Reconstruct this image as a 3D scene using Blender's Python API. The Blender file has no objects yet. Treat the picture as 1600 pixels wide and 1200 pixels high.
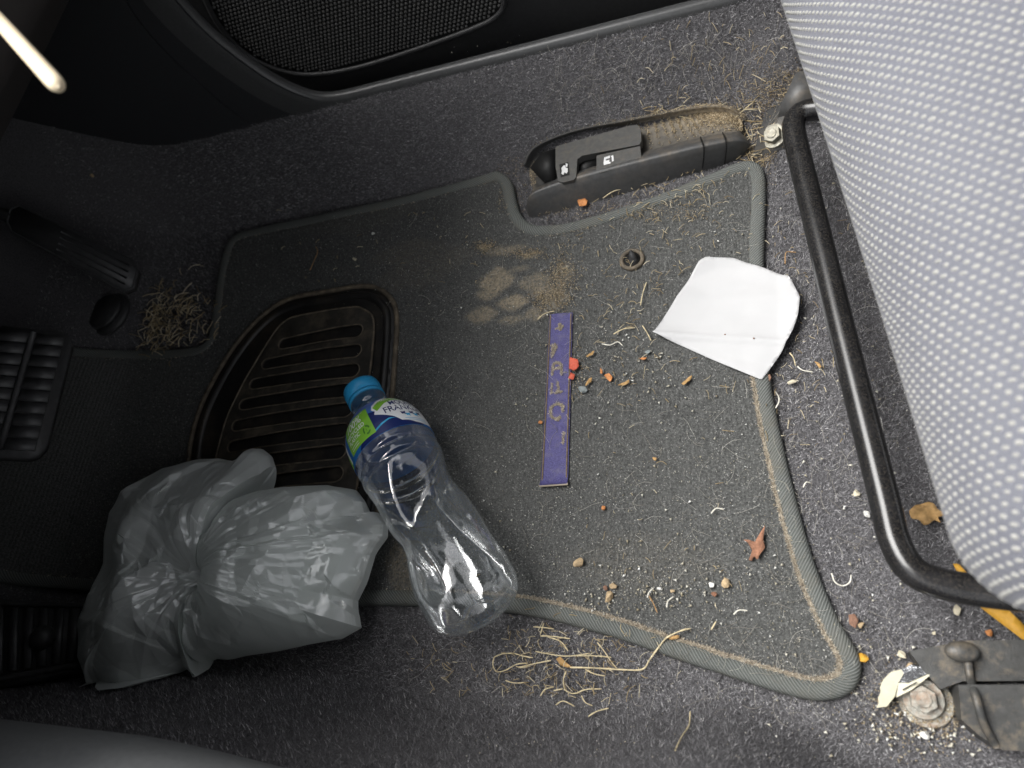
import bpy, bmesh, math, random
import numpy as np
from mathutils import Vector, Matrix
from mathutils.geometry import delaunay_2d_cdt

random.seed(7)
rng = np.random.default_rng(11)
scene = bpy.context.scene
col = scene.collection

# ------------------------------------------------------------------ camera
# world: +X towards the rear of the car, +Y towards the driver's door, Z up, metres
F = 1110.0                      # focal length in units of a 1600 wide frame
CAMZ = 0.49
_X = np.array([0.9367, 0.0799, 0.3409]); _X /= np.linalg.norm(_X)
_Y = np.array([0.0759, 0.9037, -0.4215]); _Y -= _X * _X.dot(_Y); _Y /= np.linalg.norm(_Y)
_Z = np.cross(_X, _Y)
R = np.array([_X, _Y, _Z])
O = np.array([0, 0, CAMZ])
cam = bpy.data.cameras.new('camera')
camo = bpy.data.objects.new('camera', cam)
col.objects.link(camo)
M = Matrix([list(R[0]) + [0], list(R[1]) + [0], list(R[2]) + [CAMZ], [0, 0, 0, 1]])
camo.matrix_world = M
cam.sensor_fit = 'HORIZONTAL'
cam.sensor_width = 36
cam.lens = 36 * F / 1600
cam.clip_start = 0.01
cam.clip_end = 500
cam.dof.use_dof = True
cam.dof.focus_distance = 0.53
cam.dof.aperture_fstop = 7.0
scene.camera = camo

# ------------------------------------------------------------------ light
world = bpy.data.worlds.new('World')
scene.world = world
world.use_nodes = True
wn = world.node_tree
SUN_EL, SUN_AZ = math.radians(62), math.radians(168)   # azimuth in the xy plane, of where the sun stands
sky = wn.nodes.new('ShaderNodeTexSky')
sky.sky_type = 'NISHITA'
sky.sun_disc = False
sky.sun_elevation = SUN_EL
sky.sun_rotation = math.pi / 2 - SUN_AZ
sky.air_density = 1.0
sky.dust_density = 4.0
bg = wn.nodes['Background']
bg.inputs[1].default_value = 0.125
hs = wn.nodes.new('ShaderNodeHueSaturation')     # overcast: the blue washed out of the sky
hs.inputs['Saturation'].default_value = 0.12
wn.links.new(sky.outputs[0], hs.inputs['Color'])
wn.links.new(hs.outputs[0], bg.inputs[0])
sl = bpy.data.lights.new('sun', 'SUN')
sl.energy = 1.6
sl.angle = math.radians(38)
sl.color = (1.0, 0.985, 0.955)
so = bpy.data.objects.new('sun', sl)
col.objects.link(so)
sd = Vector((math.cos(SUN_EL) * math.cos(SUN_AZ), math.cos(SUN_EL) * math.sin(SUN_AZ), math.sin(SUN_EL)))
so.rotation_euler = sd.to_track_quat('Z', 'Y').to_euler()
so.location = sd * 6
vs = scene.view_settings
vs.view_transform = 'Standard'
vs.look = 'None'
vs.gamma = 1
vs.exposure = 1.28
vs.use_curve_mapping = False
scene.render.engine = 'CYCLES'
scene.cycles.max_bounces = 10
scene.cycles.transparent_max_bounces = 24
scene.cycles.caustics_reflective = False
scene.cycles.caustics_refractive = False
scene.cycles.sample_clamp_indirect = 4

# ------------------------------------------------------------------ geometry helpers
def ray(px, py):
    return R @ np.array([(px - 800) / F, -(py - 600) / F, -1.0])
def at(px, py, z=0.0):
    d = ray(px, py); return O + d * ((z - CAMZ) / d[2])
def aty(px, py, y):
    d = ray(px, py); return O + d * (y / d[1])

def softplus(t, k):
    return k * np.logaddexp(0, t / k)
def sstep(t):
    t = np.clip(t, 0, 1); return t * t * (3 - 2 * t)
def zc(x, y):
    """height of the moulded carpet"""
    x = np.asarray(x, float); y = np.asarray(y, float)
    z = 0.70 * softplus(-0.625 - x, 0.018)
    yw = 0.466
    t = np.clip((y - yw) / 0.084, 0, 1.1)
    z = np.maximum(z * 0 + z, 0) + 0.0715 * (0.6 * t + 0.4 * sstep(t)) * (t > 0)
    y0 = 0.022 - 0.03 * sstep((x + 0.05) / 0.1) + 0.01 * np.sin(x * 14 + 1.0)
    tun = (1 - .62 * sstep((x + 0.02) / 0.10))
    z = z + 0.155 * tun * sstep((y0 - .002 - y) / 0.085) + .3 * softplus(-.07 - y, .01)
    # moulded hump round the outer seat anchor
    z = z + 0.03 * np.exp(-(((x - 0.035) / 0.03) ** 2 + ((y - 0.485) / 0.035) ** 2))
    return z
MT = 0.006
def zm(x, y):
    x = np.asarray(x, float); y = np.asarray(y, float)
    return zc(x, y) + MT + .0016 * pn(x * 11 + 2, y * 11, 77) + .0006 * pn(x * 33, y * 33, 78)
def onto_many(px, py, fn=zc, add=0.0):
    px = np.asarray(px, float); py = np.asarray(py, float)
    d = (R @ np.stack([(px - 800) / F, -(py - 600) / F, -np.ones_like(px)])).T
    ts = np.linspace(0.25, 2.2, 160)
    P = O[None, None] + d[:, None] * ts[None, :, None]
    below = P[..., 2] <= fn(P[..., 0], P[..., 1]) + add
    i = np.where(below.any(1), below.argmax(1), len(ts) - 1)
    lo, hi = ts[np.maximum(i - 1, 0)], ts[i]
    for _ in range(16):
        m = (lo + hi) / 2; p = O[None] + d * m[:, None]
        b = p[:, 2] <= fn(p[:, 0], p[:, 1]) + add
        hi = np.where(b, m, hi); lo = np.where(b, lo, m)
    return O[None] + d * hi[:, None]
def onto(px, py, fn=zc, add=0.0):
    """point where the sight line meets the height field fn + add"""
    return onto_many([px], [py], fn, add)[0]

def pn(x, y, seed=0):
    """vectorised gradient noise, about -0.7..0.7"""
    x = np.asarray(x, float); y = np.asarray(y, float)
    xi = np.floor(x).astype(np.int64); yi = np.floor(y).astype(np.int64)
    xf = x - xi; yf = y - yi
    def g(ix, iy):
        h = (ix * 374761393 + iy * 668265263 + seed * 974634777) & 0xffffffff
        h = ((h ^ (h >> 13)) * 1274126177) & 0xffffffff
        a = ((h ^ (h >> 16)) & 0xffff) / 65535.0 * 2 * math.pi
        return np.cos(a), np.sin(a)
    u = xf ** 3 * (xf * (xf * 6 - 15) + 10); v = yf ** 3 * (yf * (yf * 6 - 15) + 10)
    def dot(ix, iy, dx, dy):
        gx, gy = g(ix, iy); return gx * dx + gy * dy
    a = dot(xi, yi, xf, yf); b = dot(xi + 1, yi, xf - 1, yf)
    c = dot(xi, yi + 1, xf, yf - 1); d = dot(xi + 1, yi + 1, xf - 1, yf - 1)
    return (a + u * (b - a)) + v * ((c + u * (d - c)) - (a + u * (b - a)))
def tri(t):
    return np.abs((t % 1.0) * 2 - 1) * 2 - 1
def crumple(x, y, n=7, f0=18.0, seed=1):
    r = np.random.default_rng(seed)
    h = np.zeros_like(np.asarray(x, float))
    for i in range(n):
        a = r.uniform(0, math.pi); f = f0 * 1.35 ** i
        q = x * math.cos(a) + y * math.sin(a)
        wv = pn(x * f * .35 + i * 7.1, y * f * .35, seed + i) * 1.1
        m = np.clip(pn(x * f * .3 + 31 * i, y * f * .3 + 5, seed + 50 + i) * 2.2 + 0.45, 0, 1)
        h += tri(q * f + wv) * m / f
    return h * f0 / 2.0

def inside(poly, P):
    poly = np.asarray(poly); P = np.asarray(P)
    x, y = P[:, 0], P[:, 1]; c = np.zeros(len(P), bool)
    n = len(poly)
    for i in range(n):
        x1, y1 = poly[i]; x2, y2 = poly[(i + 1) % n]
        if y1 == y2: continue
        k = ((y1 > y) != (y2 > y)) & (x < (x2 - x1) * (y - y1) / (y2 - y1) + x1)
        c ^= k
    return c
def catmull(pts, closed=True, n=8):
    pts = [np.asarray(p, float) for p in pts]; out = []
    m = len(pts)
    rg = range(m) if closed else range(m - 1)
    for i in rg:
        if closed: p0, p1, p2, p3 = pts[i - 1], pts[i], pts[(i + 1) % m], pts[(i + 2) % m]
        else: p0, p1, p2, p3 = pts[max(i - 1, 0)], pts[i], pts[i + 1], pts[min(i + 2, m - 1)]
        for k in range(n):
            t = k / n
            out.append(.5 * ((2 * p1) + (p2 - p0) * t + (2 * p0 - 5 * p1 + 4 * p2 - p3) * t * t + (3 * p1 - p0 - 3 * p2 + p3) * t ** 3))
    if not closed: out.append(pts[-1])
    return np.array(out)
def resample(pts, step, closed=True):
    pts = np.asarray(pts, float)
    if closed: pts = np.vstack([pts, pts[:1]])
    L = np.r_[0, np.cumsum(np.linalg.norm(np.diff(pts, axis=0), axis=1))]
    n = max(3, int(round(L[-1] / step)))
    q = np.linspace(0, L[-1], n + 1)
    if closed: q = q[:-1]
    return np.stack([np.interp(q, L, pts[:, k]) for k in range(pts.shape[1])], 1)

# ------------------------------------------------------------------ object helpers
def link(name, me, mat=None, parent=None, smooth=True):
    o = bpy.data.objects.new(name, me); col.objects.link(o)
    if mat is not None and not me.materials: me.materials.append(mat)
    if smooth: me.polygons.foreach_set('use_smooth', [True] * len(me.polygons))
    if parent is not None: o.parent = parent
    return o
def mesh(name, V, Fc, mat=None, parent=None, smooth=True, uv=None, attr=None):
    me = bpy.data.meshes.new(name)
    me.from_pydata([tuple(map(float, v)) for v in V], [], [tuple(map(int, f)) for f in Fc])
    if uv is not None:
        l = me.uv_layers.new(name='UVMap')
        vi = np.empty(len(me.loops), int); me.loops.foreach_get('vertex_index', vi)
        l.data.foreach_set('uv', np.asarray(uv, float)[vi].ravel())
    if attr is not None:
        for k, val in attr.items():
            a = me.attributes.new(k, 'FLOAT', 'POINT'); a.data.foreach_set('value', np.asarray(val, float))
    me.update()
    return link(name, me, mat, parent, smooth)
def tri_mesh(name, V, T, mat=None, parent=None, smooth=False):
    """fast path for very many triangles (numpy arrays)"""
    V = np.asarray(V, np.float32); T = np.asarray(T, np.int32)
    me = bpy.data.meshes.new(name)
    me.vertices.add(len(V)); me.vertices.foreach_set('co', V.ravel())
    me.loops.add(T.size); me.loops.foreach_set('vertex_index', T.ravel())
    me.polygons.add(len(T)); me.polygons.foreach_set('loop_start', np.arange(0, T.size, T.shape[1], dtype=np.int32))
    me.update(calc_edges=True)
    return link(name, me, mat, parent, smooth)
def empty(name, loc=(0, 0, 0)):
    o = bpy.data.objects.new(name, None); col.objects.link(o); o.location = tuple(map(float, loc))
    o.empty_display_size = .02
    return o
def adopt(o, parent):
    """parent keeping world place (parents are unrotated)"""
    o.parent = parent; o.location = Vector(o.location) - Vector(parent.location)
    return o
def tag(o, label=None, cat=None, group=None, kind=None):
    if label: o['label'] = label
    if cat: o['category'] = cat
    if group: o['group'] = group
    if kind: o['kind'] = kind
    return o
def grid_faces(nu, nv, cu=False, cv=False):
    f = []
    for i in range(nu if cu else nu - 1):
        for j in range(nv if cv else nv - 1):
            a = i * nv + j; b = ((i + 1) % nu) * nv + j
            c = ((i + 1) % nu) * nv + (j + 1) % nv; d = i * nv + (j + 1) % nv
            f.append((a, b, c, d))
    return f
def tube_data(path, rad, seg=8, closed=False, caps=True):
    P = np.asarray(path, float); n = len(P)
    rad = np.full(n, rad, float) if np.isscalar(rad) else np.asarray(rad, float)
    if closed: T = np.roll(P, -1, 0) - np.roll(P, 1, 0)
    else: T = np.gradient(P, axis=0)
    T /= np.linalg.norm(T, axis=1)[:, None] + 1e-12
    up = np.array([0, 0, 1.0])
    if abs(T[0] @ up) > .9: up = np.array([1.0, 0, 0])
    N = up - T[0] * (T[0] @ up); N /= np.linalg.norm(N)
    V = []
    for i in range(n):
        N = N - T[i] * (T[i] @ N); N /= np.linalg.norm(N) + 1e-12
        B = np.cross(T[i], N)
        for k in range(seg):
            a = 2 * math.pi * k / seg
            V.append(P[i] + rad[i] * (math.cos(a) * N + math.sin(a) * B))
    Fc = grid_faces(n, seg, cu=closed, cv=True)
    if caps and not closed:
        Fc.append(tuple(range(seg))[::-1]); Fc.append(tuple((n - 1) * seg + k for k in range(seg)))
    return V, Fc
def tube(name, path, rad, mat, parent=None, seg=8, closed=False):
    V, Fc = tube_data(path, rad, seg, closed)
    return mesh(name, V, Fc, mat, parent)
def poly_fill(outline, step, holes=()):
    """2-D triangulation of an outline (already sampled) with interior points and holes"""
    outline = np.asarray(outline)
    pts = list(map(tuple, outline)); n = len(pts)
    edges = [(i, (i + 1) % n) for i in range(n)]
    for h in holes:
        b = len(pts); m = len(h)
        pts += list(map(tuple, h)); edges += [(b + i, b + (i + 1) % m) for i in range(m)]
    lo, hi = outline.min(0), outline.max(0)
    gx, gy = np.meshgrid(np.arange(lo[0], hi[0], step), np.arange(lo[1], hi[1], step * .866))
    gx = gx + (np.arange(gx.shape[0]) % 2)[:, None] * step * .5
    G = np.stack([gx.ravel(), gy.ravel()], 1)
    k = inside(outline, G)
    for h in holes: k &= ~inside(h, G)
    G = G[k]
    B = np.array(pts)
    keep = np.ones(len(G), bool)
    for c in range(0, len(B), 64):
        d = ((G[:, None, :] - B[None, c:c + 64]) ** 2).sum(2).min(1); keep &= d > (step * .45) ** 2
    pts += list(map(tuple, G[keep]))
    v, e, f, *_ = delaunay_2d_cdt([Vector(p) for p in pts], edges, [], 0, 1e-7)
    V = np.array([tuple(q) for q in v]); T = np.array([t for t in f if len(t) == 3])
    c = V[T].mean(1); k = inside(outline, c)
    for h in holes: k &= ~inside(h, c)
    T = T[k]
    a = V[T]; ar = (a[:, 1, 0] - a[:, 0, 0]) * (a[:, 2, 1] - a[:, 0, 1]) - (a[:, 1, 1] - a[:, 0, 1]) * (a[:, 2, 0] - a[:, 0, 0])
    T[ar < 0] = T[ar < 0][:, ::-1]
    return V, T
def slab(name, outline, fn_top, thick, mat, parent=None, step=.004, holes=(), smooth=False, dz=0.0, attr=None, bevel=0.0):
    """closed plate: outline in x,y; top follows fn_top(x,y)"""
    V, T = poly_fill(outline, step, holes)
    zt = fn_top(V[:, 0], V[:, 1]) + dz
    n = len(V)
    top = np.c_[V, zt]; bot = np.c_[V, zt - thick]
    Fc = [tuple(t) for t in T] + [tuple(t[::-1] + n) for t in T]
    cnt = {}
    for t in T:
        for i in range(3):
            e = (t[i], t[(i + 1) % 3]); cnt[e] = 1
    for (a, b) in list(cnt):
        if (b, a) not in cnt: Fc.append((a, a + n, b + n, b))
    at_ = None
    if attr: at_ = {k: np.r_[f(V[:, 0], V[:, 1]), f(V[:, 0], V[:, 1])] for k, f in attr.items()}
    o = mesh(name, np.vstack([top, bot]), Fc, mat, parent, smooth, attr=at_)
    return o
def bmobj(name, build, mat, parent=None, bevel=0.0, seg=2, smooth=True):
    bm = bmesh.new(); build(bm)
    if bevel > 0:
        bmesh.ops.bevel(bm, geom=[e for e in bm.edges if e.is_manifold and e.calc_face_angle(0) > .5], offset=bevel, segments=seg, affect='EDGES', profile=.6, clamp_overlap=True)
    bmesh.ops.recalc_face_normals(bm, faces=bm.faces)
    me = bpy.data.meshes.new(name); bm.to_mesh(me); bm.free()
    o = link(name, me, mat, parent, smooth)
    return o
def prism(bm, pts, top, bot):
    """pts: list of xy (or fn); top/bot: z lists or scalars"""
    n = len(pts)
    tz = [top] * n if np.isscalar(top) else top; bz = [bot] * n if np.isscalar(bot) else bot
    a = [bm.verts.new((float(p[0]), float(p[1]), float(z))) for p, z in zip(pts, tz)]
    b = [bm.verts.new((float(p[0]), float(p[1]), float(z))) for p, z in zip(pts, bz)]
    bm.faces.new(a); bm.faces.new(b[::-1])
    for i in range(n): bm.faces.new((a[i], b[i], b[(i + 1) % n], a[(i + 1) % n]))
def prism3(bm, A, B):
    """two matching 3-D loops"""
    a = [bm.verts.new(tuple(map(float, p))) for p in A]; b = [bm.verts.new(tuple(map(float, p))) for p in B]
    n = len(a)
    bm.faces.new(a); bm.faces.new(b[::-1])
    for i in range(n): bm.faces.new((a[i], b[i], b[(i + 1) % n], a[(i + 1) % n]))
def box(bm, c, size, rot=None):
    m = Matrix.Translation(Vector(tuple(map(float, c))))
    if rot is not None: m = m @ rot.to_4x4()
    m = m @ Matrix.Diagonal((size[0], size[1], size[2], 1))
    bmesh.ops.create_cube(bm, size=1, matrix=m)
def autosmooth(o, ang=40):
    me = o.data
    bm = bmesh.new(); bm.from_mesh(me)
    for e in bm.edges:
        e.smooth = not (e.is_manifold and e.calc_face_angle(0) > math.radians(ang))
    for f in bm.faces: f.smooth = True
    bm.to_mesh(me); bm.free()
    return o

# ------------------------------------------------------------------ materials
def new_mat(name):
    m = bpy.data.materials.new(name); m.use_nodes = True
    return m, m.node_tree, m.node_tree.nodes['Principled BSDF']
def ramp(nt, stops, inp, interp='LINEAR'):
    r = nt.nodes.new('ShaderNodeValToRGB'); r.color_ramp.interpolation = interp
    el = r.color_ramp.elements
    while len(el) < len(stops): el.new(.5)
    for e, (p, c) in zip(el, stops):
        e.position = p; e.color = (c[0], c[1], c[2], 1) if not np.isscalar(c) else (c, c, c, 1)
    nt.links.new(inp, r.inputs[0]); return r
def noise(nt, scale, detail=3, rough=.55, coord='Object', stretch=None):
    tc = nt.nodes.new('ShaderNodeTexCoord')
    n = nt.nodes.new('ShaderNodeTexNoise'); n.inputs['Scale'].default_value = scale
    n.inputs['Detail'].default_value = detail; n.inputs['Roughness'].default_value = rough
    if stretch:
        mp = nt.nodes.new('ShaderNodeMapping'); mp.inputs['Scale'].default_value = stretch
        nt.links.new(tc.outputs[coord], mp.inputs[0]); nt.links.new(mp.outputs[0], n.inputs['Vector'])
    else: nt.links.new(tc.outputs[coord], n.inputs['Vector'])
    return n
def bump(nt, b, height, strength=.3, dist=.001):
    bp = nt.nodes.new('ShaderNodeBump'); bp.inputs['Strength'].default_value = strength; bp.inputs['Distance'].default_value = dist
    nt.links.new(height, bp.inputs['Height']); nt.links.new(bp.outputs[0], b.inputs['Normal']); return bp
def mixc(nt, fac, a, b):
    m = nt.nodes.new('ShaderNodeMix'); m.data_type = 'RGBA'
    for i, v in ((0, fac), (6, a), (7, b)):
        if hasattr(v, 'links'): nt.links.new(v, m.inputs[i])
        elif isinstance(v, tuple): m.inputs[i].default_value = (*v, 1)
        else: m.inputs[i].default_value = v
    return m.outputs[2]
def plain(name, c, rough=.5, var=.18, scale=120, bs=.15, bd=.0005, metal=0, spec=.5, dust=0.0, dustc=(.30, .23, .15), dscale=40):
    m, nt, b = new_mat(name)
    n = noise(nt, scale, 4)
    c1 = tuple(x * (1 - var) for x in c); c2 = tuple(min(1, x * (1 + var)) for x in c)
    out = ramp(nt, [(.3, c1), (.7, c2)], n.outputs[0]).outputs[0]
    if dust > 0:
        dn = noise(nt, dscale, 8, .75)
        g = nt.nodes.new('ShaderNodeNewGeometry'); sx = nt.nodes.new('ShaderNodeSeparateXYZ'); nt.links.new(g.outputs['Normal'], sx.inputs[0])
        mu = nt.nodes.new('ShaderNodeMath'); mu.operation = 'MULTIPLY'
        r1 = ramp(nt, [(.48, 0.0), (.78, dust)], dn.outputs[0]); r2 = ramp(nt, [(.2, 0.0), (.9, 1.0)], sx.outputs[2])
        nt.links.new(r1.outputs[0], mu.inputs[0]); nt.links.new(r2.outputs[0], mu.inputs[1])
        out = mixc(nt, mu.outputs[0], out, dustc)
    nt.links.new(out, b.inputs['Base Color'])
    b.inputs['Roughness'].default_value = rough; b.inputs['Metallic'].default_value = metal
    b.inputs['Specular IOR Level'].default_value = spec
    if bs: bump(nt, b, noise(nt, scale * 6, 2).outputs[0], bs, bd)
    return m
def island(name, stops, rough=.9, spec=.2, trans=0.0, sub=.0):
    """per-piece colour for meshes made of very many small loose pieces"""
    m, nt, b = new_mat(name)
    g = nt.nodes.new('ShaderNodeNewGeometry')
    r = ramp(nt, stops, g.outputs['Random Per Island'])
    nt.links.new(r.outputs[0], b.inputs['Base Color'])
    b.inputs['Roughness'].default_value = rough; b.inputs['Specular IOR Level'].default_value = spec
    return m
MA = {}
MA['carpet'] = plain('carpet_backing', (.118, .115, .120), .95, .4, 900, .6, .0015, spec=.1)
MA['carpet_pile'] = island('carpet_fibre', [(0, (.080, .0775, .082)), (.4, (.152, .148, .155)), (.75, (.228, .223, .232)), (.95, (.33, .325, .333)), (1, (.54, .53, .53))], .85, .25)
MA['mat_pile'] = island('mat_fibre', [(0, (.053, .054, .053)), (.5, (.104, .106, .103)), (.85, (.155, .157, .152)), (.96, (.24, .24, .232)), (1, (.46, .45, .43))], .85, .2)
MA['binding'] = plain('twill_binding', (.085, .10, .092), .8, .15, 200, 0, spec=.2)
MA['rubber'] = plain('black_rubber', (.015, .0145, .014), .42, .3, 60, .25, .0004, dust=.5, dustc=(.12, .095, .065), dscale=35)
MA['rubber_rim'] = plain('dusty_rubber_rim', (.11, .09, .065), .75, .5, 120, .5, .0008, dust=.6, dustc=(.26, .20, .13), dscale=60)
MA['land'] = plain('dusty_rubber_land', (.034, .031, .026), .5, .4, 60, .4, .0005, dust=.65, dustc=(.20, .165, .115), dscale=45)
MA['plastic'] = plain('black_plastic', (.042, .042, .043), .45, .15, 300, .35, .0003)
MA['plastic_dusty'] = plain('dusty_black_plastic', (.060, .060, .060), .45, .15, 300, .35, .0003, dust=.55, dustc=(.26, .20, .13), dscale=55)
MA['rail'] = plain('dirty_rail_plastic', (.052, .052, .050), .45, .25, 200, .4, .0005, dust=.9, dustc=(.30, .235, .155), dscale=45)
MA['lever'] = plain('lever_plastic', (.075, .074, .071), .5, .15, 300, .3, .0003, dust=.35, dustc=(.2, .16, .11), dscale=120)
MA['trim'] = plain('soft_grey_trim', (.034, .035, .038), .5, .1, 500, .35, .0004)
MA['sill'] = plain('sill_trim_plastic', (.070, .071, .072), .36, .12, 400, .25, .0003)
MA['dash'] = plain('dash_plastic', (.045, .040, .038), .6, .1, 500, .3, .0004)
MA['console'] = plain('console_plastic', (.17, .175, .178), .6, .08, 300, .2, .0004)
MA['steel'] = plain('black_painted_steel', (.014, .014, .015), .22, .3, 80, .05, .0002, dust=.30, dustc=(.2, .17, .13), dscale=700)
MA['bolt'] = plain('dull_zinc', (.27, .26, .22), .48, .4, 250, .5, .0006, metal=.75, dust=.5, dustc=(.35, .28, .18), dscale=150)
MA['rust'] = plain('rusty_zinc', (.34, .33, .29), .6, .45, 250, .8, .0008, metal=.35, dust=.75, dustc=(.42, .20, .09), dscale=130)
MA['paper'] = plain('white_paper', (.49, .49, .495), .75, .03, 30, .1, .0004, spec=.2)
MA['cap'] = plain('blue_cap', (.03, .34, .66), .38, .06, 90, .05, .0002)
MA['cream'] = plain('cream_plastic', (.88, .74, .52), .5, .04, 60, .05, .0002)
MA['fabric'] = None
MA['roof'] = plain('roof_cloth', (.26, .26, .255), .9, .05, 300, .2, .0005)
MA['icon'] = plain('white_print', (.72, .72, .72), .6, .05, 50, 0)
MA['black'] = plain('black_and_gap_shade', (.004, .004, .004), .6, .05, 50, 0)  # near-black for small parts and print; also painted shade between the levers
MA['pedal'] = plain('pedal_rubber', (.065, .065, .067), .42, .2, 150, .3, .0005)
MA['lwhite'] = plain('label_white', (.82, .84, .85), .4, .02, 50, 0)
MA['lgreen'] = plain('label_green', (.22, .50, .045), .4, .05, 50, 0)
MA['lgreen2'] = plain('label_dark_green', (.06, .22, .03), .4, .05, 50, 0)
MA['lnavy'] = plain('label_navy', (.010, .022, .12), .35, .05, 50, 0)
MA['lcyan'] = plain('label_cyan', (.06, .42, .72), .4, .05, 50, 0)

def carpet_like_mat():
    m, nt, b = new_mat('mat_felt')
    n1 = noise(nt, 700, 3, .7); n2 = noise(nt, 22, 4, .6)
    c = ramp(nt, [(.36, (.050, .051, .050)), (.64, (.145, .147, .142))], n1.outputs[0]).outputs[0]
    c = mixc(nt, ramp(nt, [(.4, 0.0), (.75, .35)], n2.outputs[0]).outputs[0], c, (.115, .117, .110))
    a = nt.nodes.new('ShaderNodeAttribute'); a.attribute_name = 'dust'
    n3 = noise(nt, 420, 4, .8)
    mu = nt.nodes.new('ShaderNodeMath'); mu.operation = 'MULTIPLY'
    nt.links.new(a.outputs['Fac'], mu.inputs[0]); nt.links.new(ramp(nt, [(.36, .12), (.62, 1.0)], n3.outputs[0]).outputs[0], mu.inputs[1])
    c = mixc(nt, mu.outputs[0], c, (.40, .33, .225))
    nt.links.new(c, b.inputs['Base Color'])
    b.inputs['Roughness'].default_value = .95; b.inputs['Specular IOR Level'].default_value = .1
    wv = nt.nodes.new('ShaderNodeTexWave'); wv.bands_direction = 'X'; wv.inputs['Scale'].default_value = 95; wv.inputs['Distortion'].default_value = 1.2; wv.inputs['Detail'].default_value = 2
    tc = nt.nodes.new('ShaderNodeTexCoord'); nt.links.new(tc.outputs['Object'], wv.inputs['Vector'])
    ad = nt.nodes.new('ShaderNodeMath'); ad.operation = 'MULTIPLY_ADD'; ad.inputs[1].default_value = .35
    nt.links.new(wv.outputs['Fac'], ad.inputs[0]); nt.links.new(n1.outputs[0], ad.inputs[2])
    bump(nt, b, ad.outputs[0], .8, .0012)
    return m
MA['mat'] = carpet_like_mat()

def twill():
    m, nt, b = new_mat('twill_tape')
    uv = nt.nodes.new('ShaderNodeUVMap'); uv.uv_map = 'UVMap'
    w = nt.nodes.new('ShaderNodeTexWave'); w.bands_direction = 'DIAGONAL'; w.inputs['Scale'].default_value = 260
    w.inputs['Distortion'].default_value = .6; w.inputs['Detail'].default_value = 1
    nt.links.new(uv.outputs[0], w.inputs['Vector'])
    n = noise(nt, 60, 4)
    c = ramp(nt, [(.2, (.080, .085, .080)), (.8, (.158, .166, .157))], w.outputs['Fac']).outputs[0]
    c = mixc(nt, ramp(nt, [(.5, 0.0), (.8, .5)], n.outputs[0]).outputs[0], c, (.13, .12, .095))
    nt.links.new(c, b.inputs['Base Color']); b.inputs['Roughness'].default_value = .8; b.inputs['Specular IOR Level'].default_value = .2
    bump(nt, b, w.outputs['Fac'], .6, .0006)
    return m
MA['binding'] = twill()
def seatfab():
    m, nt, b = new_mat('seat_weave')
    n = noise(nt, 1500, 2); n2 = noise(nt, 9, 3)
    c = ramp(nt, [(.3, (.118, .121, .143)), (.7, (.198, .203, .234))], n.outputs[0]).outputs[0]
    c = mixc(nt, ramp(nt, [(.35, 0.0), (.75, .35)], n2.outputs[0]).outputs[0], c, (.235, .24, .265))
    nt.links.new(c, b.inputs['Base Color']); b.inputs['Roughness'].default_value = .8; b.inputs['Specular IOR Level'].default_value = .25
    b.inputs['Sheen Weight'].default_value = .15
    bump(nt, b, n.outputs[0], .5, .0008)
    return m
MA['fabric'] = seatfab()
MA['dots'] = plain('cream_weave_thread', (.41, .405, .378), .6, .12, 1500, .4, .0005, spec=.3)
def badge_mat():
    m, nt, b = new_mat('purple_woven_label')
    n = noise(nt, 1300, 2, .6); n2 = noise(nt, 130, 4, .7)
    c = ramp(nt, [(.3, (.032, .028, .105)), (.72, (.11, .10, .27))], n.outputs[0]).outputs[0]
    c = mixc(nt, ramp(nt, [(.5, 0.0), (.72, .55)], n2.outputs[0]).outputs[0], c, (.16, .15, .20))
    nt.links.new(c, b.inputs['Base Color']); b.inputs['Roughness'].default_value = .7
    bump(nt, b, n.outputs[0], .6, .0006); return m
MA['badge'] = badge_mat()
MA['worn'] = plain('worn_tan_thread', (.22, .165, .095), .9, .45, 900, .6, .001)
MA['threads'] = island('tan_thread', [(0, (.18, .15, .115)), (.5, (.38, .325, .25)), (1, (.60, .54, .44))], .9)
MA['straw'] = island('dry_straw', [(0, (.22, .16, .085)), (.5, (.46, .37, .22)), (1, (.70, .63, .47))], .75, .3)
MA['straw1'] = plain('straw_stalk_skin', (.58, .49, .31), .65, .3, 300, .3, .0003)
MA['straw2'] = plain('brown_straw_skin', (.33, .20, .09), .7, .3, 300, .3, .0003)
MA['grain'] = island('dirt_grain', [(0, (.14, .105, .065)), (.35, (.32, .245, .15)), (.7, (.46, .37, .235)), (1, (.68, .58, .42))], .9)
MA['speck'] = island('pale_speck', [(0, (.30, .26, .18)), (.4, (.5, .46, .36)), (.75, (.7, .68, .6)), (1, (.85, .85, .83))], .8)
MA['lint'] = island('pale_lint', [(0, (.22, .20, .17)), (.6, (.45, .42, .36)), (1, (.7, .68, .62))], .7)
MA['leaf_tan'] = plain('dry_tan_leaf', (.46, .28, .11), .7, .35, 180, .6, .001)
MA['leaf_red'] = plain('dry_red_leaf', (.31, .15, .09), .8, .45, 260, .9, .001)
MA['leaf_orange'] = plain('orange_flake', (.56, .23, .075), .7, .25, 200, .5, .0008)
MA['flake_red'] = plain('red_flake', (.55, .10, .055), .7, .25, 200, .5, .0008)
MA['leaf_yellow'] = plain('yellow_leaf', (.60, .32, .035), .6, .25, 140, .4, .0008)
MA['stone_tan'] = plain('tan_stone', (.50, .37, .22), .85, .3, 300, .7, .0008)
MA['stone_pale'] = plain('pale_stone', (.62, .56, .42), .85, .2, 300, .6, .0008)
MA['stone_white'] = plain('white_stone', (.75, .74, .70), .85, .12, 300, .5, .0008)
MA['stone_grey'] = plain('grey_stone', (.27, .30, .30), .8, .2, 300, .5, .0008)
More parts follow.
